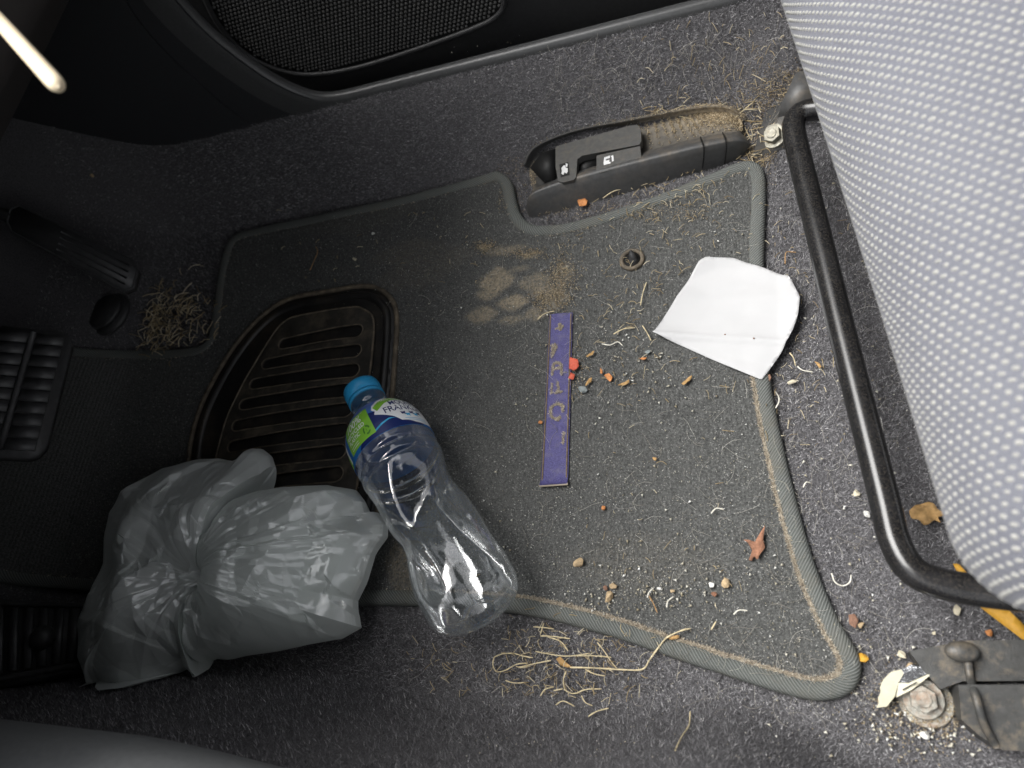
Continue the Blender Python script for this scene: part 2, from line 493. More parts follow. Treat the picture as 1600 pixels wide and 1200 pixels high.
MA['stone_brown'] = plain('brown_stone', (.22, .12, .08), .85, .25, 300, .5, .0008)
MA['shell'] = plain('white_curl', (.74, .71, .62), .6, .12, 200, .3, .0004)
MA['foil'] = plain('cream_wrapper', (.56, .53, .40), .4, .12, 120, .3, .0006)
MA['silver'] = plain('silver_foil', (.45, .46, .48), .25, .3, 150, .6, .001, metal=.9)

def film(name, tr, tint, body, rough=.22, gl=.5, bs=.5, scale=90, drop=.45, gmax=.3):
    """thin plastic film: lets light through, scatters some, mirrors at a slant"""
    m = bpy.data.materials.new(name); m.use_nodes = True
    nt = m.node_tree; nt.nodes.clear()
    out = nt.nodes.new('ShaderNodeOutputMaterial')
    T = nt.nodes.new('ShaderNodeBsdfTransparent'); T.inputs[0].default_value = (*tint, 1)
    D = nt.nodes.new('ShaderNodeBsdfDiffuse'); D.inputs[0].default_value = (*body, 1)
    S = nt.nodes.new('ShaderNodeBsdfTranslucent'); S.inputs[0].default_value = (*body, 1)
    G = nt.nodes.new('ShaderNodeBsdfGlossy'); G.inputs['Roughness'].default_value = rough; G.inputs[0].default_value = (1, 1, 1, 1)
    n = noise(nt, scale, 5, .6)
    bp = nt.nodes.new('ShaderNodeBump'); bp.inputs['Strength'].default_value = bs; bp.inputs['Distance'].default_value = .001
    nt.links.new(n.outputs[0], bp.inputs['Height'])
    for s in (D, G): nt.links.new(bp.outputs[0], s.inputs['Normal'])
    m1 = nt.nodes.new('ShaderNodeMixShader'); m1.inputs[0].default_value = .36
    nt.links.new(D.outputs[0], m1.inputs[1]); nt.links.new(S.outputs[0], m1.inputs[2])
    m2 = nt.nodes.new('ShaderNodeMixShader')
    lw = nt.nodes.new('ShaderNodeLayerWeight'); lw.inputs[0].default_value = .35
    rr = ramp(nt, [(0, tr), (1, max(0, tr - drop))], lw.outputs['Facing'])
    nt.links.new(rr.outputs[0], m2.inputs[0]); nt.links.new(m1.outputs[0], m2.inputs[1]); nt.links.new(T.outputs[0], m2.inputs[2])
    fr = nt.nodes.new('ShaderNodeFresnel'); fr.inputs[0].default_value = 1.5; nt.links.new(bp.outputs[0], fr.inputs['Normal'])
    mm0 = nt.nodes.new('ShaderNodeMath'); mm0.operation = 'MULTIPLY'; mm0.inputs[1].default_value = gl; nt.links.new(fr.outputs[0], mm0.inputs[0])
    mm = nt.nodes.new('ShaderNodeMath'); mm.operation = 'MINIMUM'; mm.inputs[1].default_value = gmax; nt.links.new(mm0.outputs[0], mm.inputs[0])
    m3 = nt.nodes.new('ShaderNodeMixShader'); nt.links.new(mm.outputs[0], m3.inputs[0])
    nt.links.new(m2.outputs[0], m3.inputs[1]); nt.links.new(G.outputs[0], m3.inputs[2])
    nt.links.new(m3.outputs[0], out.inputs[0])
    return m
MA['film'] = film('bag_film', .24, (.97, .985, .975), (.94, .98, .96), .10, 2.6, .08, 200, .25, .28)
MA['pet'] = film('clear_bottle_plastic', .985, (.98, .99, .995), (.72, .80, .84), .05, 2.4, .12, 90, .30, .55)
MA['contents'] = plain('pale_green_bundle', (.58, .66, .61), .8, .2, 60, .3, .002)

# ------------------------------------------------------------------ the moulded carpet
def build_carpet():
    xs = np.arange(-1.05, 0.62, .005); ys = np.arange(-.13, .5515, .004)
    gx, gy = np.meshgrid(xs, ys, indexing='ij')
    gz = zc(gx, gy) + .0012 * pn(gx * 60, gy * 60, 3)
    V = np.stack([gx.ravel(), gy.ravel(), gz.ravel()], 1)
    nx, ny = gx.shape
    i, j = np.meshgrid(np.arange(nx - 1), np.arange(ny - 1), indexing='ij')
    a = (i * ny + j).ravel()
    Q = np.stack([a, a + ny, a + ny + 1, a + 1], 1)
    o = tri_mesh('floor_carpet', V, Q, MA['carpet'], smooth=True)
    tag(o, 'dark violet grey moulded carpet covering the floor, sill side and tunnel', kind='structure')
    return o
carpet = build_carpet()

def blades(n, X, Y, fn, L=(.0012, .003), w=.00035, lean=.9, dz=0.0):
    """one bent sliver per fibre"""
    z = fn(X, Y) + dz
    e = 1e-3
    nx = -(fn(X + e, Y) - fn(X - e, Y)) / (2 * e); ny = -(fn(X, Y + e) - fn(X, Y - e)) / (2 * e)
    N = np.stack([nx, ny, np.ones_like(nx)], 1); N /= np.linalg.norm(N, axis=1)[:, None]
    a = rng.uniform(0, 2 * math.pi, n); l = rng.uniform(*L, n)
    r = np.stack([np.cos(a), np.sin(a), np.zeros(n)], 1)
    r -= N * (r * N).sum(1)[:, None]
    b = np.cross(N, r)
    le = rng.uniform(.2, lean, n)[:, None] if lean < 5 else np.full((n, 1), 3.0)
    d = N + r * le * 1.6; d /= np.linalg.norm(d, axis=1)[:, None]
    B = np.stack([X, Y, z], 1)
    ww = (w * rng.uniform(.6, 1.3, n))[:, None]
    V = np.stack([B - b * ww, B + b * ww, B + d * l[:, None]], 1).reshape(-1, 3)
    T = np.arange(3 * n).reshape(-1, 3)
    return V, T

# ------------------------------------------------------------------ outline of the floor mat
mat_px = [(352, 395), (366, 371), (395, 360), (500, 338), (640, 308), (755, 277), (780, 272), (796, 286), (802, 312), (810, 337),
          (826, 352), (852, 356), (905, 348), (1000, 319), (1100, 280), (1150, 259), (1176, 256), (1189, 270), (1191, 310), (1188, 400),
          (1190, 500), (1197, 590), (1216, 690), (1240, 790), (1266, 880), (1300, 962), (1334, 1022), (1338, 1050), (1326, 1074), (1295, 1086),
          (1250, 1083), (1150, 1053), (1050, 1020), (950, 986), (830, 956), (720, 944), (620, 940), (520, 941), (400, 942), (250, 930),
          (120, 918), (0, 905), (-70, 880), (-95, 760), (-75, 640), (-30, 560), (30, 541), (120, 546), (210, 550), (290, 547),
          (322, 537), (333, 505), (342, 440)]
mat3 = np.array([onto(px, py, zm) for px, py in mat_px])
mat_out = resample(catmull(mat3[:, :2], True, 10), .004)
BW = .0082     # width of the binding tape

blob = []      # dirt patches: (x, y, rx, ry, angle, strength)
def add_blob(px, py, rx, ry, s, ang=0.0):
    c = onto(px, py, zm); ux = onto(px + rx, py, zm) - c; uy = onto(px, py - ry, zm) - c
    blob.append((c[0], c[1], np.linalg.norm(ux) * .90, np.linalg.norm(uy) * .90, ang, s))
for b_ in [(775, 440, 34, 26, .62), (764, 458, 24, 14, .55), (836, 440, 34, 17, .45), (850, 455, 26, 14, .5), (803, 472, 32, 15, .60), (753, 492, 30, 17, .5), (800, 500, 28, 9, .4), (838, 489, 24, 14, .42),
           (790, 391, 44, 9, .42), (758, 387, 18, 6, .6), (828, 399, 22, 6, .6), (812, 420, 22, 7, .35), (880, 430, 20, 26, .35), (868, 465, 26, 24, .4),
           (640, 395, 70, 24, .16), (660, 425, 60, 30, .14), (620, 435, 40, 24, .14), (710, 400, 40, 20, .12), (625, 870, 26, 60, .36), (632, 905, 24, 40, .3), (560, 340, 120, 30, .08), (1000, 880, 160, 60, .07)]:
    add_blob(*b_)
def dust(x, y):
    d = np.zeros_like(x)
    wx = x + .0022 * pn(x * 110, y * 110, 5); wy = y + .0022 * pn(x * 110 + 9, y * 110, 6)
    for bx_, by_, rx, ry, a, s in blob:
        q = (.55 * (np.abs(wx - bx_) / rx + np.abs(wy - by_) / ry) + .45 * np.sqrt(((wx - bx_) / rx) ** 2 + ((wy - by_) / ry) ** 2)) ** 2
        d = np.maximum(d, min(.8, s * 1.15) * np.clip(1.25 - q, 0, .7) / .7)
    return d

mat_root = empty('floor_mat', (float(mat3[:, 0].mean()), float(mat3[:, 1].mean()), 0))
tag(mat_root, 'dark grey carpet floor mat with twill edge, rubber heel pad and purple woven badge', 'floor mat')
def ztop(x, y): return zm(x, y)
surf = slab('mat_surface', mat_out, ztop, .005, MA['mat'], None, .0034, smooth=True, attr={'dust': dust})
adopt(surf, mat_root)

def binding():
    P = mat_out; n = len(P)
    T = np.roll(P, -1, 0) - np.roll(P, 1, 0); T /= np.linalg.norm(T, axis=1)[:, None]
    area = (P[:, 0] * np.roll(P[:, 1], -1) - np.roll(P[:, 0], -1) * P[:, 1]).sum()
    N = np.stack([T[:, 1], -T[:, 0]], 1) * (1 if area > 0 else -1)     # outward
    prof = [(-BW, .0004), (-BW * .9, .0014), (-BW * .6, .0021), (-BW * .2, .0024), (.0012, .0016), (.0026, -.0008), (.0028, -.0032), (.0016, -.0055)]
    L = np.r_[0, np.cumsum(np.linalg.norm(np.diff(P, axis=0), axis=1))]
    V = []; uv = []
    wob = 1 + .12 * pn(L * 60, L * 0 + 2, 8)
    pl = np.r_[0, np.cumsum([math.dist(prof[i], prof[i + 1]) for i in range(len(prof) - 1)])]
    for i in range(n):
        for k, (o_, h) in enumerate(prof):
            q = P[i] + N[i] * o_ * wob[i]
            V.append((q[0], q[1], float(zm(*P[i])) * (o_ >= 0) + float(zm(*q)) * (o_ < 0) + h)); uv.append((L[i], pl[k]))
    o = mesh('edge_binding', V, grid_faces(n, len(prof), cu=True), MA['binding'], None, True, uv)
    adopt(o, mat_root)
    return P, N, L
bP, bN, bL = binding()

def seam_threads():
    """frayed tan stitching along the inner edge of the tape"""
    pts = []
    for i in range(len(bP)):
        x, y = bP[i]
        rear = sstep((x + .26) / .12) if y < .12 else (sstep((x + .03) / .02) * sstep((.30 - y) / .08))
        k = int(rng.poisson(75 * rear + 1.0))
        for _ in range(k):
            t = rng.uniform(-.002, .002); o_ = -BW - .0006 + rng.normal(0, .00055)
            q = bP[i] + bN[i] * o_ + np.array([-bN[i][1], bN[i][0]]) * t
            pts.append(q)
    Q = np.array(pts)
    V, T = blades(len(Q), Q[:, 0], Q[:, 1], zm, (.0012, .0030), .0004, 1.4, .0004)
    o = tri_mesh('frayed_stitching', V, T, MA['threads'])
    adopt(o, mat_root); tag(o, 'frayed tan stitching along the inner edge of the binding', kind='stuff')
seam_threads()

# ------------------------------------------------------------------ heel pad
def offs(P, d):
    P = np.asarray(P)
    T = np.roll(P, -1, 0) - np.roll(P, 1, 0); T /= np.linalg.norm(T, axis=1)[:, None]
    area = (P[:, 0] * np.roll(P[:, 1], -1) - np.roll(P[:, 0], -1) * P[:, 1]).sum()
    return P + np.stack([T[:, 1], -T[:, 0]], 1) * d * (1 if area > 0 else -1)
pad_px = [(295, 722), (299, 690), (310, 648), (330, 603), (358, 555), (391, 513), (424, 483), (460, 465), (520, 454), (565, 447), (594, 451), (614, 468),
          (622, 492), (621, 545), (615, 620), (606, 700), (598, 770), (585, 815), (550, 835), (450, 842), (350, 838), (308, 815), (295, 775)]
in_px = [(340, 730), (348, 690), (361, 648), (391, 588), (428, 528), (448, 505), (474, 495), (550, 483), (572, 487), (586, 502), (585, 546), (579, 600), (568, 690), (560, 770), (545, 797), (450, 806), (370, 803), (342, 780)]
pad_root = empty('heel_pad', tuple(onto(470, 640, zm)))
adopt(pad_root, mat_root)
pad_out = resample(catmull([onto(*p, zm)[:2] for p in pad_px], True, 8), .003)
pad_in = resample(catmull([onto(*p, zm)[:2] for p in in_px], True, 8), .003)
def to_pad(o):
    o.parent = pad_root; o.location = Vector(o.location) - Vector(pad_root.location) - Vector(mat_root.location)
    return o
to_pad(slab('pad_base', offs(pad_out, -.002), zm, .001, MA['rubber'], None, .008, dz=.0008, smooth=True))
to_pad(tube('pad_rim', np.c_[offs(pad_out, -.001), zm(pad_out[:, 0], pad_out[:, 1]) + .0012], .0024, MA['rubber_rim'], None, 8, True))
ch = offs(pad_out, -.011)
to_pad(tube('pad_channel_wall', np.c_[ch, zm(ch[:, 0], ch[:, 1]) - .0002], .0042, MA['rubber'], None, 10, True))
slots_px = [((438, 541), (570, 518)), ((412, 572), (568, 549)), ((393, 603), (565, 580)), ((377, 635), (559, 610)), ((366, 668), (554, 641)), ((359, 701), (549, 673)), ((354, 734), (544, 706)), ((352, 768), (540, 741))]
slots = []
for (a, b) in slots_px:
    A = onto(*a, zm)[:2]; B = onto(*b, zm)[:2]
    d = (B - A) / np.linalg.norm(B - A); nrm = np.array([-d[1], d[0]])
    ra, rb = .0058, .0070
    bow = .0015
    ring = []
    for k in range(9):
        t = math.pi / 2 + math.pi * k / 8; ring.append(A + d * ra + ra * (math.cos(t) * d + math.sin(t) * nrm))
    for k in range(1, 8): q = k / 8; ring.append(A + d * ra - nrm * (ra + (rb - ra) * q) + (B - A) * q * .93 + nrm * bow * math.sin(math.pi * q))
    for k in range(9):
        t = -math.pi / 2 + math.pi * k / 8; ring.append(B - d * rb + rb * (math.cos(t) * d + math.sin(t) * nrm))
    for k in range(1, 8): q = 1 - k / 8; ring.append(A + d * ra + nrm * (ra + (rb - ra) * q) + (B - A) * q * .93 + nrm * bow * math.sin(math.pi * q))
    slots.append(resample(np.array(ring), .0025))
to_pad(slab('ribbed_panel', pad_in, zm, .0026, MA['land'], None, .004, holes=slots, dz=.0036, smooth=False))
to_pad(tube('panel_rim', np.c_[pad_in, zm(pad_in[:, 0], pad_in[:, 1]) + .0034], .0011, MA['rubber_rim'], None, 6, True))
for s_ in slots:
    to_pad(tube('slot_rim', np.c_[s_, zm(s_[:, 0], s_[:, 1]) + .0033], .0007, MA['rubber_rim'], None, 6, True))

# ------------------------------------------------------------------ purple badge on the mat
def bil(q, u, v):
    return (q[0] * (1 - u) + q[1] * u) * (1 - v) + (q[3] * (1 - u) + q[2] * u) * v
bq = [onto(*p, zm, .001) for p in ((859, 492), (895, 489), (888, 758), (845, 761))]
badge = empty('woven_badge', tuple(bil(bq, .5, .5))); adopt(badge, mat_root)
def to_badge(o):
    o.parent = badge; o.location = Vector(o.location) - Vector(badge.location) - Vector(mat_root.location); return o
V = []; nu, nv = 9, 60
for i in range(nu):
    for j in range(nv):
        u, v = i / (nu - 1), j / (nv - 1); p = bil(bq, u, v); p[2] = float(zm(p[0], p[1])) + .001
        h = .0009 + .0006 * math.sin(math.pi * u) + .0005 * float(pn(v * 14, u * 2, 4)) + (.003 * max(0, (v - .95) / .05) ** 1.5)
        V.append(p + np.array([0, 0, h]))
n0 = len(V); V += [p - np.array([0, 0, .0007]) for p in V]
Fc = grid_faces(nu, nv); Fc = Fc + [tuple(k + n0 for k in f[::-1]) for f in Fc]
edge = [i * nv for i in range(nu)] + [(nu - 1) * nv + j for j in range(1, nv)] + [i * nv + nv - 1 for i in range(nu - 2, -1, -1)] + [j for j in range(nv - 2, 0, -1)]
for k in range(len(edge)):
    a, b = edge[k], edge[(k + 1) % len(edge)]; Fc.append((a, b, b + n0, a + n0))
bo = mesh('badge_strip', V, Fc, MA['badge']); 
to_badge(bo)
for u0 in (.06, .94):
    pts = [bil(bq, u0, v) for v in np.linspace(.01, .985, 40)]; pts = [np.array([p[0], p[1], float(zm(p[0], p[1])) + .0023]) for p in pts]
    to_badge(tube('badge_edge_stitch', pts, .00055, MA['worn'], None, 5))
to_badge(tube('badge_end_fold', [bil(bq, u, 1.0) + np.array([0, 0, .0028]) for u in np.linspace(-.02, 1.02, 8)], .0010, MA['threads'], None, 6))
# worn letters, in badge coordinates (u across, v down)
glyphs = [[[(.45, .075), (.55, .09), (.5, .105)], [(.35, .10), (.62, .085)], [(.5, .07), (.52, .11)]],
          [[(.2, .20), (.2, .275)], [(.3, .195), (.36, .215), (.3, .24)], [(.27, .215), (.27, .26)]],
          [[(.25, .38), (.28, .325), (.45, .31), (.6, .33), (.62, .38)], [(.25, .345), (.6, .345)]],
          [[(.25, .435), (.25, .49)], [(.5, .43), (.52, .485)], [(.42, .49), (.66, .487)]],
          [[(.3, .625), (.25, .59), (.33, .565), (.55, .555), (.72, .57), (.72, .60)], [(.32, .63), (.55, .645), (.62, .63)]],
          [[(.8, .72), (.78, .78)]]]
for g_ in glyphs:
    Q = []
    for st in g_:
        pts = catmull([bil(bq, u, v) for u, v in st], False, 12)
        for p in pts:
            for _ in range(9): Q.append(p[:2] + rng.normal(0, .00055, 2))
    Q = np.array(Q)
    Vb, Tb = blades(len(Q), Q[:, 0], Q[:, 1], zm, (.0006, .0018), .0003, 1.8, .0026)
    to_badge(tri_mesh('worn_letter', Vb, Tb, MA['threads']))

# ------------------------------------------------------------------ grommet with hook
gc = onto(988, 407, zm)
gr = empty('mat_fixing', tuple(gc)); adopt(gr, mat_root)
def to_g(o):
    o.parent = gr; o.location = Vector(o.location) - Vector(gr.location) - Vector(mat_root.location); return o
th = np.linspace(0, 2 * math.pi, 25)[:-1]
to_g(tube('grommet_ring', np.stack([gc[0] + .0088 * np.cos(th), gc[1] + .0088 * np.sin(th), np.full(24, gc[2] + .0012)], 1), .0019, MA['rubber_rim'], None, 8, True))
to_g(bmobj('grommet_hole', lambda bm: bmesh.ops.create_cone(bm, cap_ends=True, segments=20, radius1=.0072, radius2=.0072, depth=.001, matrix=Matrix.Translation(Vector(gc) + Vector((0, 0, .0008)))), MA['black']))
to_g(tube('hook', [gc + np.array(p) for p in ((.001, .0005, 0), (.001, .001, .003), (.0005, .0025, .0055), (-.0005, .0052, .0065))], [.0034, .003, .0024, .0013], MA['plastic'], None, 10))

# ------------------------------------------------------------------ carpet and mat pile
def carpet_pile():
    n = 760000
    X = rng.uniform(-.72, .26, n); Y = rng.uniform(-.07, .550, n)
    P = np.stack([X, Y], 1)
    k = ~inside(offs(mat_out, -.004)[::3], P)
    # thin out what lies deep under the dashboard
    k &= rng.uniform(0, 1, n) < np.clip((X + .75) / .35, .25, 1)
    X, Y = X[k], Y[k]
    V, T = blades(len(X), X, Y, zc, (.0020, .0044), .00033, 1.3)
    o = tri_mesh('carpet_pile', V, T, MA['carpet_pile'], carpet)
    tag(o, kind='stuff')
carpet_pile()
def mat_pile():
    n = 420000
    lo, hi = mat_out.min(0), mat_out.max(0)
    X = rng.uniform(max(lo[0], -.62), hi[0], n); Y = rng.uniform(lo[1], hi[1], n)
    P = np.stack([X, Y], 1)
    k = inside(offs(mat_out, -BW - .0005)[::3], P) & ~inside(pad_out[::2], P)
    k &= rng.uniform(0, 1, n) > dust(X, Y) * 1.3
    X, Y = X[k], Y[k]
    V, T = blades(len(X), X, Y, zm, (.0008, .0018), .00034, 1.8)
    o = tri_mesh('mat_pile', V, T, MA['mat_pile']); adopt(o, mat_root); tag(o, kind='stuff')
mat_pile()

# ------------------------------------------------------------------ sill trim, kick panel, door
def sweep_x(name, prof, xs, mat, parent=None, fx=None):
    V = []
    for x in xs:
        for (y, z) in prof:
            dy, dz = fx(x) if fx else (0, 0)
            V.append((x, y + dy, z + dz))
    return mesh(name, V, grid_faces(len(xs), len(prof)), mat, parent)
# the pillar trim with the curved edge of the door opening, and the kick panel ahead of it
def yplate(name, pts, y, thick, mat, step=.012, bulge=0.0):
    """plate standing in a plane y = const, outline in (x, z)"""
    V, T = poly_fill(resample(np.array(pts), .006), step)
    n = len(V)
    f = np.stack([V[:, 0], np.full(n, y) + bulge * 0, V[:, 1]], 1)
    b = f + np.array([0, thick, 0])
    Fc = [tuple(t) for t in T] + [tuple(t[::-1] + n) for t in T]
    cnt = {(t[i], t[(i + 1) % 3]) for t in T for i in range(3)}
    Fc += [(a, a + n, c + n, c) for a, c in cnt if (c, a) not in cnt]
    o = mesh(name, np.vstack([f, b]), Fc, mat, smooth=False)
    return autosmooth(o)
YP = .543
edge_px = [(300, -60), (262, -20), (282, 8), (330, 58), (400, 112), (450, 141), (490, 156)]
def xz(px, py, y=YP):
    p = aty(px, py, y); return (p[0], p[2])
seam_px = [(190, -40), (200, 4), (243, 62), (300, 118), (370, 178), (440, 222)]
curve = catmull([np.array(xz(*p)) for p in edge_px[1:]], False, 6)
seamc = catmull([np.array(xz(*p)) for p in seam_px], False, 6)
# pillar trim: between seam and door-opening edge
pil = [tuple(p) for p in seamc[::-1]] + [(seamc[0][0], .44), (curve[0][0], .44)] + [tuple(p) for p in curve] + [(curve[-1][0] + .012, .0705), (curve[-1][0] + .012, .03)]
pt = yplate('pillar_trim', pil, YP, .012, MA['trim'])
tag(pt, 'dark grey pillar trim with curved edge beside the speaker door', 'trim panel')
def rim_of(c, y, r):
    return np.array([(p[0], y, p[1]) for p in c])
def build_sill():
    path = [np.array(p) for p in curve[:-1]] + [np.array((x, .0725)) for x in np.r_[np.linspace(curve[-1][0] + .008, -.32, 10), np.linspace(-.31, .7, 40)]]
    path = np.array(path); k = np.array([.2, .6, .2])
    for _ in range(6): path[1:-1] = path[:-2] * .25 + path[1:-1] * .5 + path[2:] * .25
    T = np.gradient(path, axis=0); T /= np.linalg.norm(T, axis=1)[:, None]
    N = np.stack([-T[:, 1], T[:, 0]], 1)
    prof = [(-.030, .5423), (-.012, .5420), (-.003, .5426), (.0010, .5442), (.0024, .5475), (.0020, .5520), (-.003, .5570), (-.015, .5600), (-.05, .5610)]
    V = []
    for p, n in zip(path, N):
        for o_, y in prof: V.append((p[0] + n[0] * o_, y, p[1] + n[1] * o_))
    o = mesh('sill_trim', V, [f[::-1] for f in grid_faces(len(path), len(prof))], MA['sill'])
    tag(o, 'glossy black plastic sill trim sweeping up along the door opening', 'sill trim')
build_sill()
sm = seamc + np.array([-.0016, -.0006])
kick = [tuple(p) for p in sm] + [(-.43, .045), (-.48, .02), (-.62, .0), (-.9, .0), (-1.05, .0), (-1.05, .44), (sm[0][0], .44)]
kp = yplate('kick_panel', kick, YP - .001, .012, MA['trim'])
tag(kp, 'dark grey kick panel beside the accelerator pedal', 'trim panel')

door = empty('car_door', (-.1, .62, .1))
tag(door, 'black inner door panel with perforated speaker grille', 'car door')
YD = .610
grille_px = [(318, -60), (318, -15), (345, 40), (390, 85), (440, 108), (490, 114), (560, 103), (650, 75), (745, 40), (779, 20), (789, -6), (785, -60)]
gcurve = np.array([xz(px, py, YD) for px, py in grille_px])
gtop = [(gcurve[-1][0] + .005, gcurve[-1][1] + .12), (gcurve[-1][0] - .03, gcurve[-1][1] + .16), (gcurve[0][0] + .03, gcurve[0][1] + .08), (gcurve[0][0], gcurve[0][1] + .04)]
gout = resample(catmull(list(gcurve) + [np.array(p) for p in gtop], True, 8), .005)
def todoor(o): return adopt(o, door)
todoor(yplate('door_panel', [(-1.1, -.05), (.9, -.05), (.9, .56), (-1.1, .56)], YD + .004, .03, MA['plastic'], .1))
todoor(yplate('grille_backing', gout, YD - .001, .004, MA['black'], .02))
todoor(tube('grille_border', np.array([(p[0], YD - .002, p[1]) for p in gout]), .0028, MA['plastic'], None, 8, True))
def grille():
    s = .0046
    lo, hi = gout.min(0), gout.max(0); hi = hi.copy(); hi[1] = min(hi[1], .24)
    V = []; T = []
    gx, gz = np.meshgrid(np.arange(lo[0], hi[0], s), np.arange(lo[1], hi[1], s * .866))
    gx = gx + (np.arange(gx.shape[0]) % 2)[:, None] * s / 2
    C = np.stack([gx.ravel(), gz.ravel()], 1); C = C[inside(offs(gout, -.004), C)]
    ring = np.array([(math.cos(a), math.sin(a)) for a in np.arange(8) * math.pi / 4])
    base = []
    for c in C:
        b = len(V)
        for q in ring: V.append((c[0] + q[0] * s * .40, YD - .0012, c[1] + q[1] * s * .40))
        for q in ring: V.append((c[0] + q[0] * s * .22, YD - .0026, c[1] + q[1] * s * .22))
        V.append((c[0], YD - .0030, c[1]))
        for k in range(8):
            k2 = (k + 1) % 8
            T += [(b + k, b + k2, b + 8 + k2), (b + k, b + 8 + k2, b + 8 + k), (b + 8 + k, b + 8 + k2, b + 16)]
    o = tri_mesh('grille_mesh', V, T, MA['lever'], smooth=True); todoor(o); tag(o, kind='stuff')
grille()
todoor(sweep_x('door_seal', [(.595, .01), (.593, .030), (.597, .038), (.603, .036), (.606, .02)], np.linspace(-.6, .8, 40), MA['black']))

# ------------------------------------------------------------------ dashboard over the pedals
def dash():
    o = empty('dashboard', (-.6, .2, .33)); tag(o, 'brown black dashboard underside hanging over the pedals', 'dashboard')
    prof = [(-.352, .372), (-.357, .350), (-.372, .335), (-.405, .326), (-.455, .288), (-.56, .268), (-1.02, .29), (-1.02, .58), (-.75, .57), (-.55, .52), (-.43, .46), (-.365, .41)]
    ys = np.linspace(-.9, .54, 30); V = []
    for y in ys:
        for (x, z) in prof:
            V.append((x + .012 * math.sin(y * 5), y, z))
    f = grid_faces(len(ys), len(prof), cv=True) + [tuple(range(len(prof)))[::-1], tuple((len(ys) - 1) * len(prof) + k for k in range(len(prof)))]
    d = mesh('dash_lower_panel', V, f, MA['dash']); autosmooth(d, 50); adopt(d, o)
dash()
fw = mesh('firewall', [(-1.04, -.9, -.1), (-1.04, .6, -.1), (-1.04, .6, .62), (-1.04, -.9, .62)], [(0, 1, 2, 3)], MA['carpet'])
tag(fw, 'dark bulkhead behind the pedals', kind='structure')

# unseen roof, added to darken the front floor; daylight enters past its edges
def roof():
    xs = np.linspace(-.18, 1.6, 14); ys = np.linspace(-.50, .60, 12); V = []
    for x in xs:
        for y in ys: V.append((x, y, 1.10 + .05 * math.sin(math.pi * (x + .18) / 1.78) - .03 * ((y + .2) / .8) ** 2))
    n = len(V); V += [(a, b, c + .03) for a, b, c in V]
    f = grid_faces(14, 12); f = [t[::-1] for t in f] + [tuple(k + n for k in t) for t in f]
    o = mesh('shading_roof', V, f, MA['roof']); tag(o, 'unseen grey cloth roof lining added to shade the footwell', kind='structure')
roof()
# cream rod poking out beside the dashboard
ra_, rb_ = at(-120, -98, .362), at(93, 137, .362)
ra_ = rb_ + (ra_ - rb_) * 1.9
rp = [ra_ + (rb_ - ra_) * t for t in np.r_[np.linspace(0, .985, 10), .991, .996, .999, 1.0]]
rr_ = [.0036] * 10 + [.0034, .0028, .0017, .0003]
rod = tube('cream_rod', rp, rr_, MA['cream'], None, 14)
tag(rod, 'pale cream rod with rounded tip sticking out beside the dashboard', 'rod')

# ------------------------------------------------------------------ centre console (tunnel side, near the lens)
def console():
    prof = [(-.034, .090), (-.0255, .150), (-.0245, .176), (-.029, .196), (-.042, .208), (-.075, .212), (-.20, .212), (-.20, .05)]
    xs = np.linspace(-.85, -.16, 40); V = []
    for x in xs:
        for (y, z) in prof: V.append((x, y - .16 * max(0, x + .33) ** 1.2, z - .02 * sstep((x + .3) / .14)))
    f = grid_faces(len(xs), len(prof), cv=True) + [tuple(range(len(prof)))[::-1], tuple((len(xs) - 1) * len(prof) + k for k in range(len(prof)))]
    o = empty('centre_console', (-.5, -.1, .0)); c = mesh('console_side', V, f, MA['console']); autosmooth(c, 60); adopt(c, o)
    def stack(bm):
        A = [(-1.03, -.046, -.02), (-.415, -.046, .08), (-.405, -.046, .20), (-.395, -.046, .40), (-.44, -.046, .45), (-1.03, -.046, .50)]
        prism3(bm, A, [(x, -.24, z) for x, y, z in A])
    adopt(bmobj('centre_stack_blocker', stack, MA['plastic'], None, .012, 3), o)  # out of view; added to block light from the passenger side
    tag(o, 'smooth grey side of the centre console above the tunnel carpet', 'console')
console()

